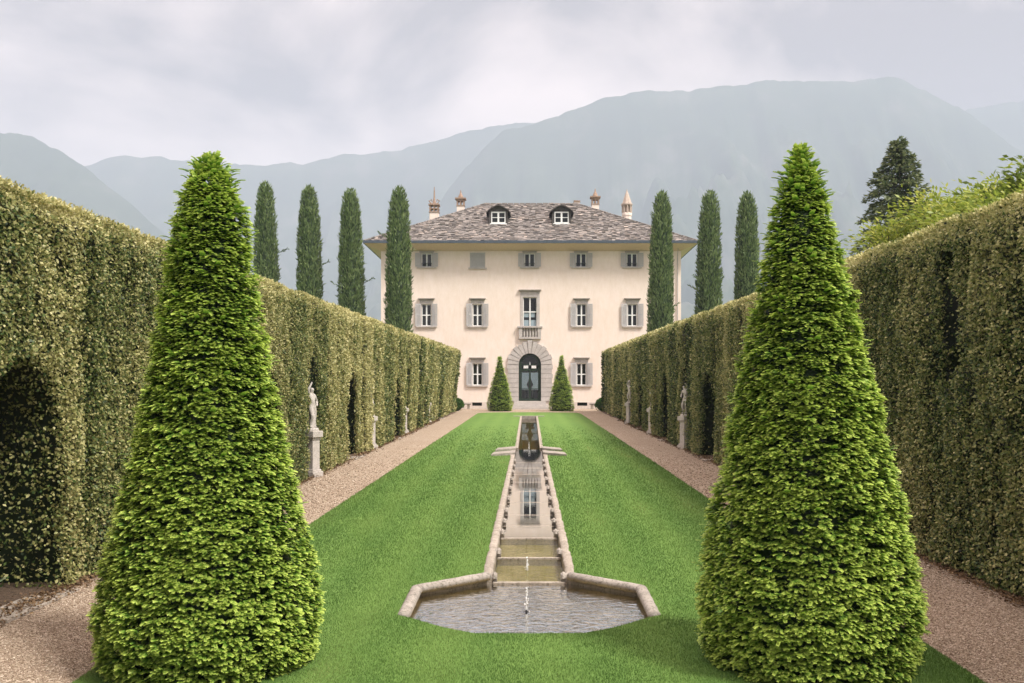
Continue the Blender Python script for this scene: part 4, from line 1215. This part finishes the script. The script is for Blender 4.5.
# closed shutter window
f = MB(); x0, x1, z0, z1 = hx(shut[0] - shut[1]), hx(shut[0] + shut[1]), hz(shut[3]), hz(shut[2])
f.box(x0 - .05, x1 + .05, -.03, -.002, z0, z1)
so = f.build('closed_window', M['trim'], villa)
so['label'] = 'window closed by a pair of grey louvred shutters'
for a, b in ((x0, (x0 + x1) / 2 - .012), ((x0 + x1) / 2 + .012, x1)):
    sh = MB(); y0, y1 = -.09, -.032
    sh.box(a, a + .07, y0, y1, z0 + .02, z1 - .02); sh.box(b - .07, b, y0, y1, z0 + .02, z1 - .02); sh.box(a + .07, b - .07, y0, y1, z0 + .02, z0 + .11); sh.box(a + .07, b - .07, y0, y1, z1 - .11, z1 - .02)
    zz = z0 + .12
    while zz < z1 - .14: sh.box(a + .07, b - .07, y0 + .012, y1, zz, zz + .05); zz += .075
    sh.build('shutter', M['shutter'], so)
f = MB(); f.box(x0 - .2, x1 + .2, -.15, -.004, z0 - .13, z0); f.build('sill', M['trim'], so, bevel=.012)
# cellar windows
for a, b, c, d in cellar:
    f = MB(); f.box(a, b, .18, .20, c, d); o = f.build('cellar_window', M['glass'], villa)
    f = MB()
    for i in range(1, 5):
        xx = a + (b - a) * i / 5; f.box(xx - .012, xx + .012, .02, .045, c, d)
    f.build('grille', M['iron'], o)
# rusticated arch round the door
dx0, dx1, dz0, dz1 = door
rin = (dx1 - dx0) / 2; dcx = (dx0 + dx1) / 2; spz = dz1 - rin
ar = MB(); rng2 = random.Random(5)
hcur = dz0 - .02; nblk = 8; hstep = (spz - (dz0 - .02)) / nblk
for s in (-1, 1):
    for k in range(nblk):
        wv = 1.08 + (0.06 if k % 2 else -0.02)
        xa, xb = dcx + s * rin, dcx + s * (rin + wv)
        ar.box(min(xa, xb), max(xa, xb), -.16, .0, hcur + k * hstep + .028, hcur + (k + 1) * hstep - .012, rng2.random())
nv = 13
for k in range(nv):
    t0, t1 = math.pi * k / nv + .018, math.pi * (k + 1) / nv - .018
    key = (k == nv // 2)
    ro = rin + 1.10 + (0.06 if k % 2 else -.02) + (.20 if key else 0)
    n = 4; y0 = -.19 if not key else -.24
    for i in range(n):
        a, b = t0 + (t1 - t0) * i / n, t0 + (t1 - t0) * (i + 1) / n
        P = lambda r_, t_, y: (dcx + r_ * math.cos(t_), y, spz + r_ * math.sin(t_))
        ar.hexa([P(rin, a, y0), P(ro, a, y0), P(ro, b, y0), P(rin, b, y0), P(rin, a, 0.0), P(ro, a, 0.0), P(ro, b, 0.0), P(rin, b, 0.0)])
ar.build('door_surround', M['trim'], villa, bevel=0.0)
bk = MB()     # mortar bed behind the blocks
for s in (-1, 1): bk.box(min(dcx + s * rin, dcx + s * (rin + 1.05)), max(dcx + s * rin, dcx + s * (rin + 1.05)), -.10, -.002, dz0, spz)
for i in range(24):
    a, b = math.pi * i / 24, math.pi * (i + 1) / 24
    P = lambda r_, t_, y: (dcx + r_ * math.cos(t_), y, spz + r_ * math.sin(t_))
    bk.hexa([P(rin, a, -.10), P(rin + 1.03, a, -.10), P(rin + 1.03, b, -.10), P(rin, b, -.10), P(rin, a, -.002), P(rin + 1.03, a, -.002), P(rin + 1.03, b, -.002), P(rin, b, -.002)])
bk.build('door_backing', M['cornice'], villa)
# door: dark green glazed leaves with fanlight
dm = MB(); y0, y1 = .12, .22
dw = dx1 - dx0
dm.box(dx0, dx0 + .30, y0, y1, dz0, spz); dm.box(dx1 - .30, dx1, y0, y1, dz0, spz)
dm.box(dcx - .09, dcx + .09, y0 - .01, y1 - .01, dz0, spz - .5); dm.box(dx0 + .30, dx1 - .30, y0, y1, spz - .62, spz - .40)
dm.box(dx0 + .30, dx1 - .30, y0, y1, dz0, dz0 + .25)
for s in (-1, 1):
    e0, e1 = sorted((dcx + s * .09, dcx + s * (rin - .30)))
    dm.box(e0, e1, y0, y1 - .02, dz0 + 1.15, dz0 + 1.23)
dm.box(dx0 + .30, dx1 - .30, y0, y1, spz - .06, spz + .04)
n = 20
for i in range(n):
    a, b = math.pi * i / n, math.pi * (i + 1) / n
    P = lambda r_, t_, y: (dcx + r_ * math.cos(t_), y, spz + r_ * math.sin(t_))
    dm.hexa([P(rin - .28, a, y0), P(rin, a, y0), P(rin, b, y0), P(rin - .28, b, y0), P(rin - .28, a, y1), P(rin, a, y1), P(rin, b, y1), P(rin - .28, b, y1)])
do = dm.build('door', M['doorgreen'], villa)
g = MB(); g.box(dx0 + .28, dx1 - .28, .165, .175, dz0 + .2, spz - .45); g.build('pane', M['clear'], do)
g = MB()
pts = [(dcx + (rin - .25) * math.cos(math.pi * i / n), .165, spz + (rin - .25) * math.sin(math.pi * i / n)) for i in range(n + 1)]
g.face(pts); g.build('fanlight', M['glass'], do)
g = MB(); g.box(dcx - .62, dcx - .16, .09, .118, spz - .36, spz - .10); g.box(dcx + .16, dcx + .62, .09, .118, spz - .36, spz - .10)
g.tube([(dcx, .105, spz - .05), (dcx, .105, spz + .28)], [.05, .015], 6); g.build('tracery', M['white'], do)
g = MB(); g.box(dcx + .10, dcx + .13, .08, .118, dz0 + 1.0, dz0 + 1.3); g.build('handle', M['iron'], do)
# vase on a pedestal, added to stand in for a fountain statue's silhouette
ur = thing('statue_proxy', 'dark vase on a pedestal standing in for a statue silhouette seen through the open glass of the villa door', 'statue_proxy', ((HXo - 529) * K97, HY + 5.0, float(G(HY)) + .74))
u_ = MB(); u_.box(-.5, .5, -.5, .5, 0, .12); u_.box(-.38, .38, -.38, .38, .12, .95); u_.box(-.46, .46, -.46, .46, .95, 1.05); u_.build('pedestal', M['darkstone'], ur, bevel=.01)
u_ = MB(); u_.lathe([(.20, 1.05), (.10, 1.18), (.24, 1.45), (.34, 1.7), (.22, 1.95), (.14, 2.1), (.2, 2.2)], 20); u_.build('vase', M['darkstone'], ur, smooth=True)
# steps
st = MB()
st.box(hx(514), hx(546), -1.15, -.01, 0.40, dz0 - .02); st.box(hx(513), hx(547.5), -1.55, -.01, .20, .40); st.box(hx(512), hx(549), -1.95, -.01, -0.1, .20)
st.build('step', M['trim'], villa, bevel=.02)
# soffit, gutter and roof
EX0, EX1 = hx(381) - 1.42, hx(681) + 1.38
EY0, EY1 = -1.38, WD + 1.38
EZ = CAMH + (379 - 243.2) * (HY - 1.38) / F
sf = MB()
L_ = [(WX0, 0, WT - .05), (WX1, 0, WT - .05), (WX1, WD, WT - .05), (WX0, WD, WT - .05)]
O_ = [(EX0, EY0, EZ), (EX1, EY0, EZ), (EX1, EY1, EZ), (EX0, EY1, EZ)]
for i in range(4):
    j = (i + 1) % 4; sf.face([L_[i], L_[j], O_[j], O_[i]])
sf.build('soffit', M['soffit'], villa)
gt = MB(); w_ = .10
gt.box(EX0 - w_, EX1 + w_, EY0 - w_, EY0 + .0, EZ - .02, EZ + .25); gt.box(EX0 - w_, EX0, EY0 + .001, EY1, EZ - .02, EZ + .25); gt.box(EX1, EX1 + w_, EY0 + .001, EY1, EZ - .02, EZ + .25)
gt.box(EX0 - w_, EX1 + w_, EY1 + .001, EY1 + w_, EZ - .02, EZ + .25)
gt.build('gutter', M['gutter'], villa, bevel=.02)
RZ0 = EZ + .20; half = (EY1 - EY0) / 2; yr = EY0 + half
RX0, RX1 = hx(484.8) * (HY + yr) / HY, hx(577.5) * (HY + yr) / HY
RZ1 = CAMH + (379 - 202.5) * (HY + yr) / F
rf = MB()
A, B, C, D_ = (EX0, EY0, RZ0), (EX1, EY0, RZ0), (EX1, EY1, RZ0), (EX0, EY1, RZ0)
E_, F_ = (RX0, yr, RZ1), (RX1, yr, RZ1)
rf.face([A, B, F_, E_], .2); rf.face([B, C, F_], .2); rf.face([C, D_, E_, F_], .2); rf.face([D_, A, E_], .2)
rr = random.Random(3)
def tile_slope(a, b, c, d):      # eave a-b, top d-c
    a, b, c, d = map(Vector, (a, b, c, d))
    nrm_ = (b - a).cross(d - a).normalized()
    if nrm_.z < 0: nrm_ = -nrm_
    rows = int(((a + b) / 2 - (c + d) / 2).length / .28)
    for k in range(rows):
        u0, u1 = k / rows, min(1, (k + 1.35) / rows)
        l0, r0 = a.lerp(d, u0), b.lerp(c, u0); l1, r1 = a.lerp(d, u1), b.lerp(c, u1)
        W = (r0 - l0).length; x = 0
        dr0 = (r0 - l0).normalized() if W > .01 else (b - a).normalized()
        up = (l1 - l0) - dr0 * (l1 - l0).dot(dr0)
        rowj = rr.uniform(-.03, .03)
        while x < W:
            w = rr.uniform(.24, .52); w = min(w, W - x)
            if w < .08: break
            p = l0 + dr0 * x - up.normalized() * (rr.uniform(-.09, .10) + rowj)
            th = rr.uniform(.05, .13); t2 = rr.uniform(0.0, .04)
            q = [p, p + dr0 * (w - .02), p + dr0 * (w - .02) + up, p + up]
            lo = [v + nrm_ * .012 for v in q]
            hi = [q[0] + nrm_ * th, q[1] + nrm_ * (th + rr.uniform(-.02, .02)), q[2] + nrm_ * (.018 + t2), q[3] + nrm_ * (.018 + t2)]
            rf.hexa([tuple(v) for v in lo + hi], min(1, max(0, rr.gauss(.45, .18))))
            x += w
tile_slope(A, B, F_, E_); tile_slope(B, C, F_, F_); tile_slope(D_, A, E_, E_)
for p, q in ((A, E_), (B, F_), (E_, F_)):      # ridge and hip slabs
    p, q = Vector(p), Vector(q); m = int((q - p).length / .6)
    for k in range(m):
        c0 = p.lerp(q, k / m); c1 = p.lerp(q, (k + .92) / m); sd = (q - p).cross(Vector((0, 0, 1))).normalized() * .17
        z0, z1 = Vector((0, 0, .03)), Vector((0, 0, .11 + rr.uniform(0, .03)))
        rf.hexa([tuple(v) for v in (c0 - sd + z0, c0 + sd + z0, c1 + sd + z0, c1 - sd + z0, c0 - sd * .6 + z1, c0 + sd * .6 + z1, c1 + sd * .6 + z1, c1 - sd * .6 + z1)], rr.uniform(.3, .7))
rf.build('roof', M['slab'], villa)
slope = (RZ1 - RZ0) / half
def roofz(x, y):
    return RZ0 + slope * min(y - EY0, (x - EX0) * half / (RX0 - EX0), (EX1 - x) * half / (EX1 - RX1))
# dormers
dorm = None
for s in (-1, 1):
    yd = 3.1; xd = s * 3.18; zb_ = roofz(xd, yd) + .12
    if dorm is None:
        d = MB(); w = .95; h = 1.45; L = 3.2
        d.box(-w, -.74, 0, L, -.2, 1.28); d.box(.74, w, 0, L, -.2, 1.28); d.box(-.74, .74, 0.0, L, -.3, .02); d.box(-.74, .74, 0.12, .14, .02, 1.2)
        dorm = d.build('dormer', M['hood'], villa, loc=(xd, yd, zb_))
        hd = MB(); n = 10
        pr = [(-1.22, 1.12), (-1.0, 1.36), (-.72, 1.56), (-.38, 1.76), (0, 1.88), (.38, 1.76), (.72, 1.56), (1.0, 1.36), (1.22, 1.12)]
        for i in range(8):
            (x0, z0), (x1, z1) = pr[i], pr[i + 1]
            hd.hexa([(x0, -.28, z0 - .1), (x1, -.28, z1 - .1), (x1, L, z1 - .1), (x0, L, z0 - .1), (x0, -.28, z0), (x1, -.28, z1), (x1, L, z1), (x0, L, z0)])
        hd.build('hood', M['hood'], dorm)
        tp = MB(); tp.face([(-.95, .05, 1.2), (.95, .05, 1.2), (.72, .05, 1.47), (.38, .05, 1.66), (0, .05, 1.78), (-.38, .05, 1.66), (-.72, .05, 1.47)]); tp.build('gable', M['hood'], dorm)
        f = MB(); a = .72
        for (x0, x1, z0, z1) in ((-a, -a + .1, 0.02, 1.2), (a - .1, a, .02, 1.2), (-.09, .09, .02, 1.2), (-a + .1, -.09, .02, .14), (.09, a - .1, .02, .14), (-a + .1, -.09, 1.08, 1.2), (.09, a - .1, 1.08, 1.2),
                                 (-a + .1, -.09, .58, .64), (.09, a - .1, .58, .64)): f.box(x0, x1, .0, .08, z0, z1)
        f.box(-.86, .86, -.08, 0.0, -.10, .02)
        f.build('window', M['white'], dorm)
        g = MB(); g.box(-a + .05, a - .05, .085, .095, .05, 1.15); g.build('pane', M['glass'], dorm)
    else:
        o = copy_tree(dorm, villa); o.location = (xd, yd, zb_)
# chimneys
def chimney(px, ptop, kind, y, w, label=None):
    x = hx(px) * (HY + y) / HY; zt = CAMH + (379 - ptop) * (HY + y) / F; zb_ = roofz(x, y) - .6
    s_ = MB()
    if kind == 'lattice':
        hs = zt - 2.75
        s_.box(-w, w, -w, w, zb_, hs); o = s_.build('chimney', M['plaster'], villa, loc=(x, y, 0), bevel=.015)
        c = MB(); c.box(-w - .06, w + .06, -w - .06, w + .06, hs, hs + .1)
        for i in (-1, 0, 1):
            for j in (-1, 1): c.box(i * w * .85 - .07, i * w * .85 + .07, j * w * .9 - .07, j * w * .9 + .07, hs + .1, hs + .75); 
        c.box(-w - .04, w + .04, -w - .04, w + .04, hs + .36, hs + .46); c.box(-w - .1, w + .1, -w - .1, w + .1, hs + .75, hs + .88)
        for i in (-1, 1):
            c.tube([(i * w * .1, 0, hs + .85), (i * w * .7, 0, hs + 1.0), (i * (w + .08), 0, hs + 1.28), (i * w * .6, 0, hs + 1.42), (i * w * .45, 0, hs + 1.2)], [.07, .09, .08, .07, .05], 7)
        c.lathe([(.22, hs + .88), (.15, hs + 1.2), (.085, hs + 1.6), (.07, hs + 2.2), (.03, zt)], 8)
        c.build('cap', M['brick'], o)
    elif kind == 'arched':
        hs = zt - 1.75
        s_.box(-w, w, -w, w, zb_, hs); o = s_.build('chimney', M['plaster'], villa, loc=(x, y, 0), bevel=.015)
        c = MB(); c.box(-w - .05, w + .05, -w - .05, w + .05, hs, hs + .08)
        for i in (-1, 0, 1):
            for j in (-1, 0, 1):
                if i or j: c.box(i * w * .85 - .08, i * w * .85 + .08, j * w * .85 - .08, j * w * .85 + .08, hs + .08, hs + .62)
        c.box(-w - .03, w + .03, -w - .03, w + .03, hs + .5, hs + .72); c.box(-w - .17, w + .17, -w - .17, w + .17, hs + .72, hs + .86)
        c.lathe([(.30, hs + .86), (.24, hs + 1.1), (.10, hs + 1.4), (.03, zt)], 8)
        c.build('cap', M['brick'], o)
    elif kind == 'spire':
        hs = zt - 2.9
        s_.lathe([(w * 1.05, zb_), (w * 1.05, hs), (w * 1.2, hs + .12), (w * 1.2, hs + .3), (w * 1.1, hs + .42)], 8, sq=True); o = s_.build('chimney', M['plaster'], villa, loc=(x, y, 0))
        c = MB()
        for i in range(8):
            t_ = 2 * math.pi * i / 8; c.lathe([(.09, hs + .42), (.09, hs + 1.15)], 6, w * 1.0 * math.cos(t_), w * 1.0 * math.sin(t_))
        c.lathe([(w * .75, hs + .42), (w * .75, hs + 1.15)], 8); c.lathe([(w * 1.25, hs + 1.15), (w * 1.38, hs + 1.25), (w * 1.38, hs + 1.36)], 8, sq=True)
        c.lathe([(w * 1.15, hs + 1.36), (w * .85, hs + 1.8), (w * .45, hs + 2.35), (w * .15, hs + 2.7), (.03, zt)], 8, sq=True)
        c.build('cap', M['spire'], o)
    else:
        s_.box(-w, w, -w, w, zb_, zt - .15); o = s_.build('chimney', M['plaster'], villa, loc=(x, y, 0)); c = MB(); c.box(-w - .06, w + .06, -w - .06, w + .06, zt - .15, zt); c.build('cap', M['brick'], o)
    if label: o['label'] = label
chimney(434.4, 185.5, 'lattice', 7.5, .47, 'chimney with ornate terracotta lattice crown')
chimney(460.8, 188.5, 'arched', 8.6, .40)
chimney(595.3, 187.0, 'arched', 8.6, .38)
chimney(627.0, 188.0, 'spire', 7.5, .46, 'chimney with a small spire')
chimney(577.0, 199.0, 'stub', 11.5, .30)
# downpipe
dp = MB(); dp.tube([(WX1 - .35, -.10, .1), (WX1 - .35, -.10, WT - .5), (WX1 - .35, -.6, EZ - .1)], .05, 8); dp.build('downpipe', M['trim'], villa)

# stone benches by the facade
def bench(px0, px1, label):
    y = 95.9; x0, x1 = (px0 - 529) * y / F, (px1 - 529) * y / F; L = (x1 - x0) / 2
    root = thing('stone_bench', label, 'bench', ((x0 + x1) / 2, y, float(G(y))), 'stone benches against the villa')
    b = MB(); b.box(-L, L, -.24, .24, .44, .55); b.build('seat', M['darkstone'], root, bevel=.015)
    for s in (-1, 1):
        b = MB(); xx = s * L * .68; b.box(xx - .12, xx + .12, -.18, .18, -.02, .44); b.box(xx - .16, xx + .16, -.21, .21, -.02, .07); b.build('leg', M['curbstone'], root, bevel=.01)
bench(589.5, 606, 'dark-topped stone bench against the villa, right of the door')
bench(455, 471, 'dark-topped stone bench against the villa, left of the door')

# ------------------------------------------------------------------ mountains
def mountain(name, D, ridge, seed, depth=2600, jag=16, label=None):
    px = np.array([p[0] for p in ridge], float); py = np.array([p[1] for p in ridge], float)
    u = np.linspace(px[0], px[-1], 260)
    prof = np.interp(u, px, py)
    # smooth the corners a little, then roughen
    ker = np.array([1, 2, 3, 2, 1.]); ker /= ker.sum(); prof = np.convolve(np.pad(prof, 2, mode='edge'), ker, 'valid')
    X = (u - 529) * D / F
    Zr = np.maximum(CAMH + (397 - prof) * D / F, 5.0)
    jn = fbm(np.stack([X / 130, X * 0, X * 0], -1), seed, 4)
    Zr = Zr + jag * jn + 7 * fbm(np.stack([X / 34, X * 0, X * 0], -1), seed + 50, 2)
    vs = np.concatenate([np.linspace(-1, 0, 46), np.linspace(0.06, 1, 12)])
    V = []
    for vv in vs:
        fall = 1 - np.abs(vv) ** (0.78 if vv < 0 else 1.0)
        Y = D + vv * depth * (0.8 if vv < 0 else 0.5)
        p = np.stack([X / 420, np.full_like(X, Y) / 420, X * 0], -1)
        rid = 1 - np.abs(fbm(p, seed + 3, 5, 0.55)) * 2
        p2 = np.stack([X / 170 + vv * 0.8, np.full_like(X, vv * 1.1), X * 0], -1)
        gul = 1 - np.abs(fbm(p2, seed + 6, 4, 0.5)) * 2
        env = np.clip(-vv * 2.5, 0, 1) if vv < 0 else 0
        Z = Zr * fall * (1 - 0.42 * env * (1 - rid) - 0.30 * env * (1 - gul)) + 1.0
        V.append(np.stack([X * (1 + 0.0 * vv), np.full_like(X, Y), Z - 8], -1))
    V = np.array(V); nx, ny = len(u), len(vs)
    i = np.arange((ny - 1) * (nx - 1)); r_ = i // (nx - 1); c_ = i % (nx - 1); a = r_ * nx + c_
    struct(name, np_mesh(name, V.reshape(-1, 3), np.stack([a, a + 1, a + nx + 1, a + nx], -1), smooth=True), M['mountain'])
mountain('mountain', 4000, [(330, 330), (400, 250), (450, 185), (500, 132), (545, 119), (600, 98), (640, 90), (700, 90), (750, 82), (790, 77), (850, 79), (895, 75), (920, 85), (960, 106), (1010, 140), (1080, 190), (1200, 280)], 3)
mountain('mountain', 4800, [(-300, 120), (0, 170), (60, 172), (85, 164), (120, 152), (150, 157), (190, 160), (240, 165), (290, 163), (340, 155), (400, 148), (450, 135), (500, 124), (560, 118), (620, 125), (700, 150), (800, 180)], 13)
mountain('mountain', 3400, [(-420, 70), (-150, 100), (-60, 118), (0, 128), (30, 135), (60, 150), (85, 166), (130, 200), (200, 260), (260, 330)], 23)
mountain('mountain', 4700, [(760, 200), (850, 150), (920, 118), (965, 108), (1000, 103), (1024, 99), (1150, 94), (1500, 100)], 33)

# ------------------------------------------------------------------ haze
hz_top = 1465.0
mb = MB(); mb.box(-9300, 9300, -3100, 9100, -3.0, hz_top)
hm = bpy.data.materials.new('haze'); hm.use_nodes = True; nt = hm.node_tree; nt.nodes.clear()
on = nt.nodes.new('ShaderNodeOutputMaterial'); pv = nt.nodes.new('ShaderNodeVolumePrincipled')
pv.inputs['Color'].default_value = (0.52, 0.600, 0.745, 1); pv.inputs['Density'].default_value = 0.00031; pv.inputs['Anisotropy'].default_value = 0.0
nt.links.new(pv.outputs[0], on.inputs['Volume'])
ho = mb.build('haze', hm); tag(ho, 'pale blue haze in the valley air before the mountains', 'haze', kind='stuff')

# ------------------------------------------------------------------ light, sky, camera
to_sun = Vector((0.72, -0.50, 1.15)).normalized()
sun = bpy.data.lights.new('sun', 'SUN'); sun.energy = 4.2; sun.angle = R(13); sun.color = (1.0, 0.955, 0.88)
so_ = bpy.data.objects.new('sun', sun); COL.objects.link(so_); so_.rotation_euler = (-to_sun).to_track_quat('-Z', 'Y').to_euler(); so_.location = (30, -30, 60)

W = bpy.data.worlds.new('World'); scene.world = W; W.use_nodes = True
wt = W.node_tree; wt.nodes.clear()
def wn(t_, **k):
    x = wt.nodes.new(t_)
    for a, b in k.items(): setattr(x, a, b)
    return x
wo = wn('ShaderNodeOutputWorld'); bg = wn('ShaderNodeBackground')
sky = wn('ShaderNodeTexSky', sky_type='NISHITA'); sky.sun_disc = False
sky.sun_elevation = math.asin(to_sun.z); sky.sun_rotation = math.atan2(to_sun.x, to_sun.y)
tc = wn('ShaderNodeTexCoord'); sp_ = wn('ShaderNodeSeparateXYZ'); wt.links.new(tc.outputs['Generated'], sp_.inputs[0])
mp = wn('ShaderNodeMapping'); mp.inputs['Scale'].default_value = (1.0, 1.0, 1.7); mp.inputs['Location'].default_value = (0.35, 0.0, 0.2); wt.links.new(tc.outputs['Generated'], mp.inputs[0])
nz = wn('ShaderNodeTexNoise'); nz.inputs['Scale'].default_value = 3.3; nz.inputs['Detail'].default_value = 7; nz.inputs['Roughness'].default_value = 0.52; nz.inputs['Distortion'].default_value = 0.35
wt.links.new(mp.outputs[0], nz.inputs['Vector'])
cr = wn('ShaderNodeValToRGB'); e = cr.color_ramp.elements
e[0].position = 0.39; e[0].color = (0.19, 0.143, 0.126, 1); e[1].position = 0.60; e[1].color = (0.98, 0.78, 0.695, 1)
wt.links.new(nz.outputs['Fac'], cr.inputs[0])
mr = wn('ShaderNodeMapRange'); mr.inputs['From Min'].default_value = 0.32; mr.inputs['From Max'].default_value = 1.0; mr.inputs['To Min'].default_value = 0.95; mr.inputs['To Max'].default_value = 3.3
wt.links.new(sp_.outputs[2], mr.inputs[0])
mul = wn('ShaderNodeVectorMath', operation='SCALE'); wt.links.new(cr.outputs[0], mul.inputs[0]); wt.links.new(mr.outputs[0], mul.inputs['Scale'])
# background strength 0.1 is the physical sky's; the cloud layer is scaled to the same units
SK = 0.10
m10 = wn('ShaderNodeVectorMath', operation='SCALE'); m10.inputs['Scale'].default_value = 1 / SK; wt.links.new(mul.outputs[0], m10.inputs[0])
mx = wn('ShaderNodeMix', data_type='RGBA'); mx.inputs[0].default_value = 0.95
wt.links.new(sky.outputs[0], mx.inputs[6]); wt.links.new(m10.outputs[0], mx.inputs[7]); wt.links.new(mx.outputs[2], bg.inputs['Color'])
bg.inputs['Strength'].default_value = SK
wt.links.new(bg.outputs[0], wo.inputs['Surface'])

cam = bpy.data.cameras.new('camera'); co_ = bpy.data.objects.new('camera', cam); COL.objects.link(co_)
co_.location = (0, 0, CAMH); co_.rotation_euler = (R(90), 0, 0)
cam.sensor_width = 36.0; cam.lens = 36.0 * F / 1024.0
cam.shift_x = -(529 - 512) / 1024.0; cam.shift_y = (397 - 341.5) / 1024.0
cam.clip_start = 0.1; cam.clip_end = 20000
scene.camera = co_
vs_ = scene.view_settings; vs_.view_transform = 'Standard'; vs_.look = 'None'; vs_.exposure = 1.03; vs_.gamma = 1.0; vs_.use_curve_mapping = False
cy_ = scene.cycles
cy_.max_bounces = 6; cy_.diffuse_bounces = 3; cy_.glossy_bounces = 3; cy_.transmission_bounces = 3; cy_.transparent_max_bounces = 12; cy_.volume_bounces = 1
cy_.caustics_reflective = False; cy_.caustics_refractive = False; cy_.sample_clamp_indirect = 6
cy_.use_denoising = True
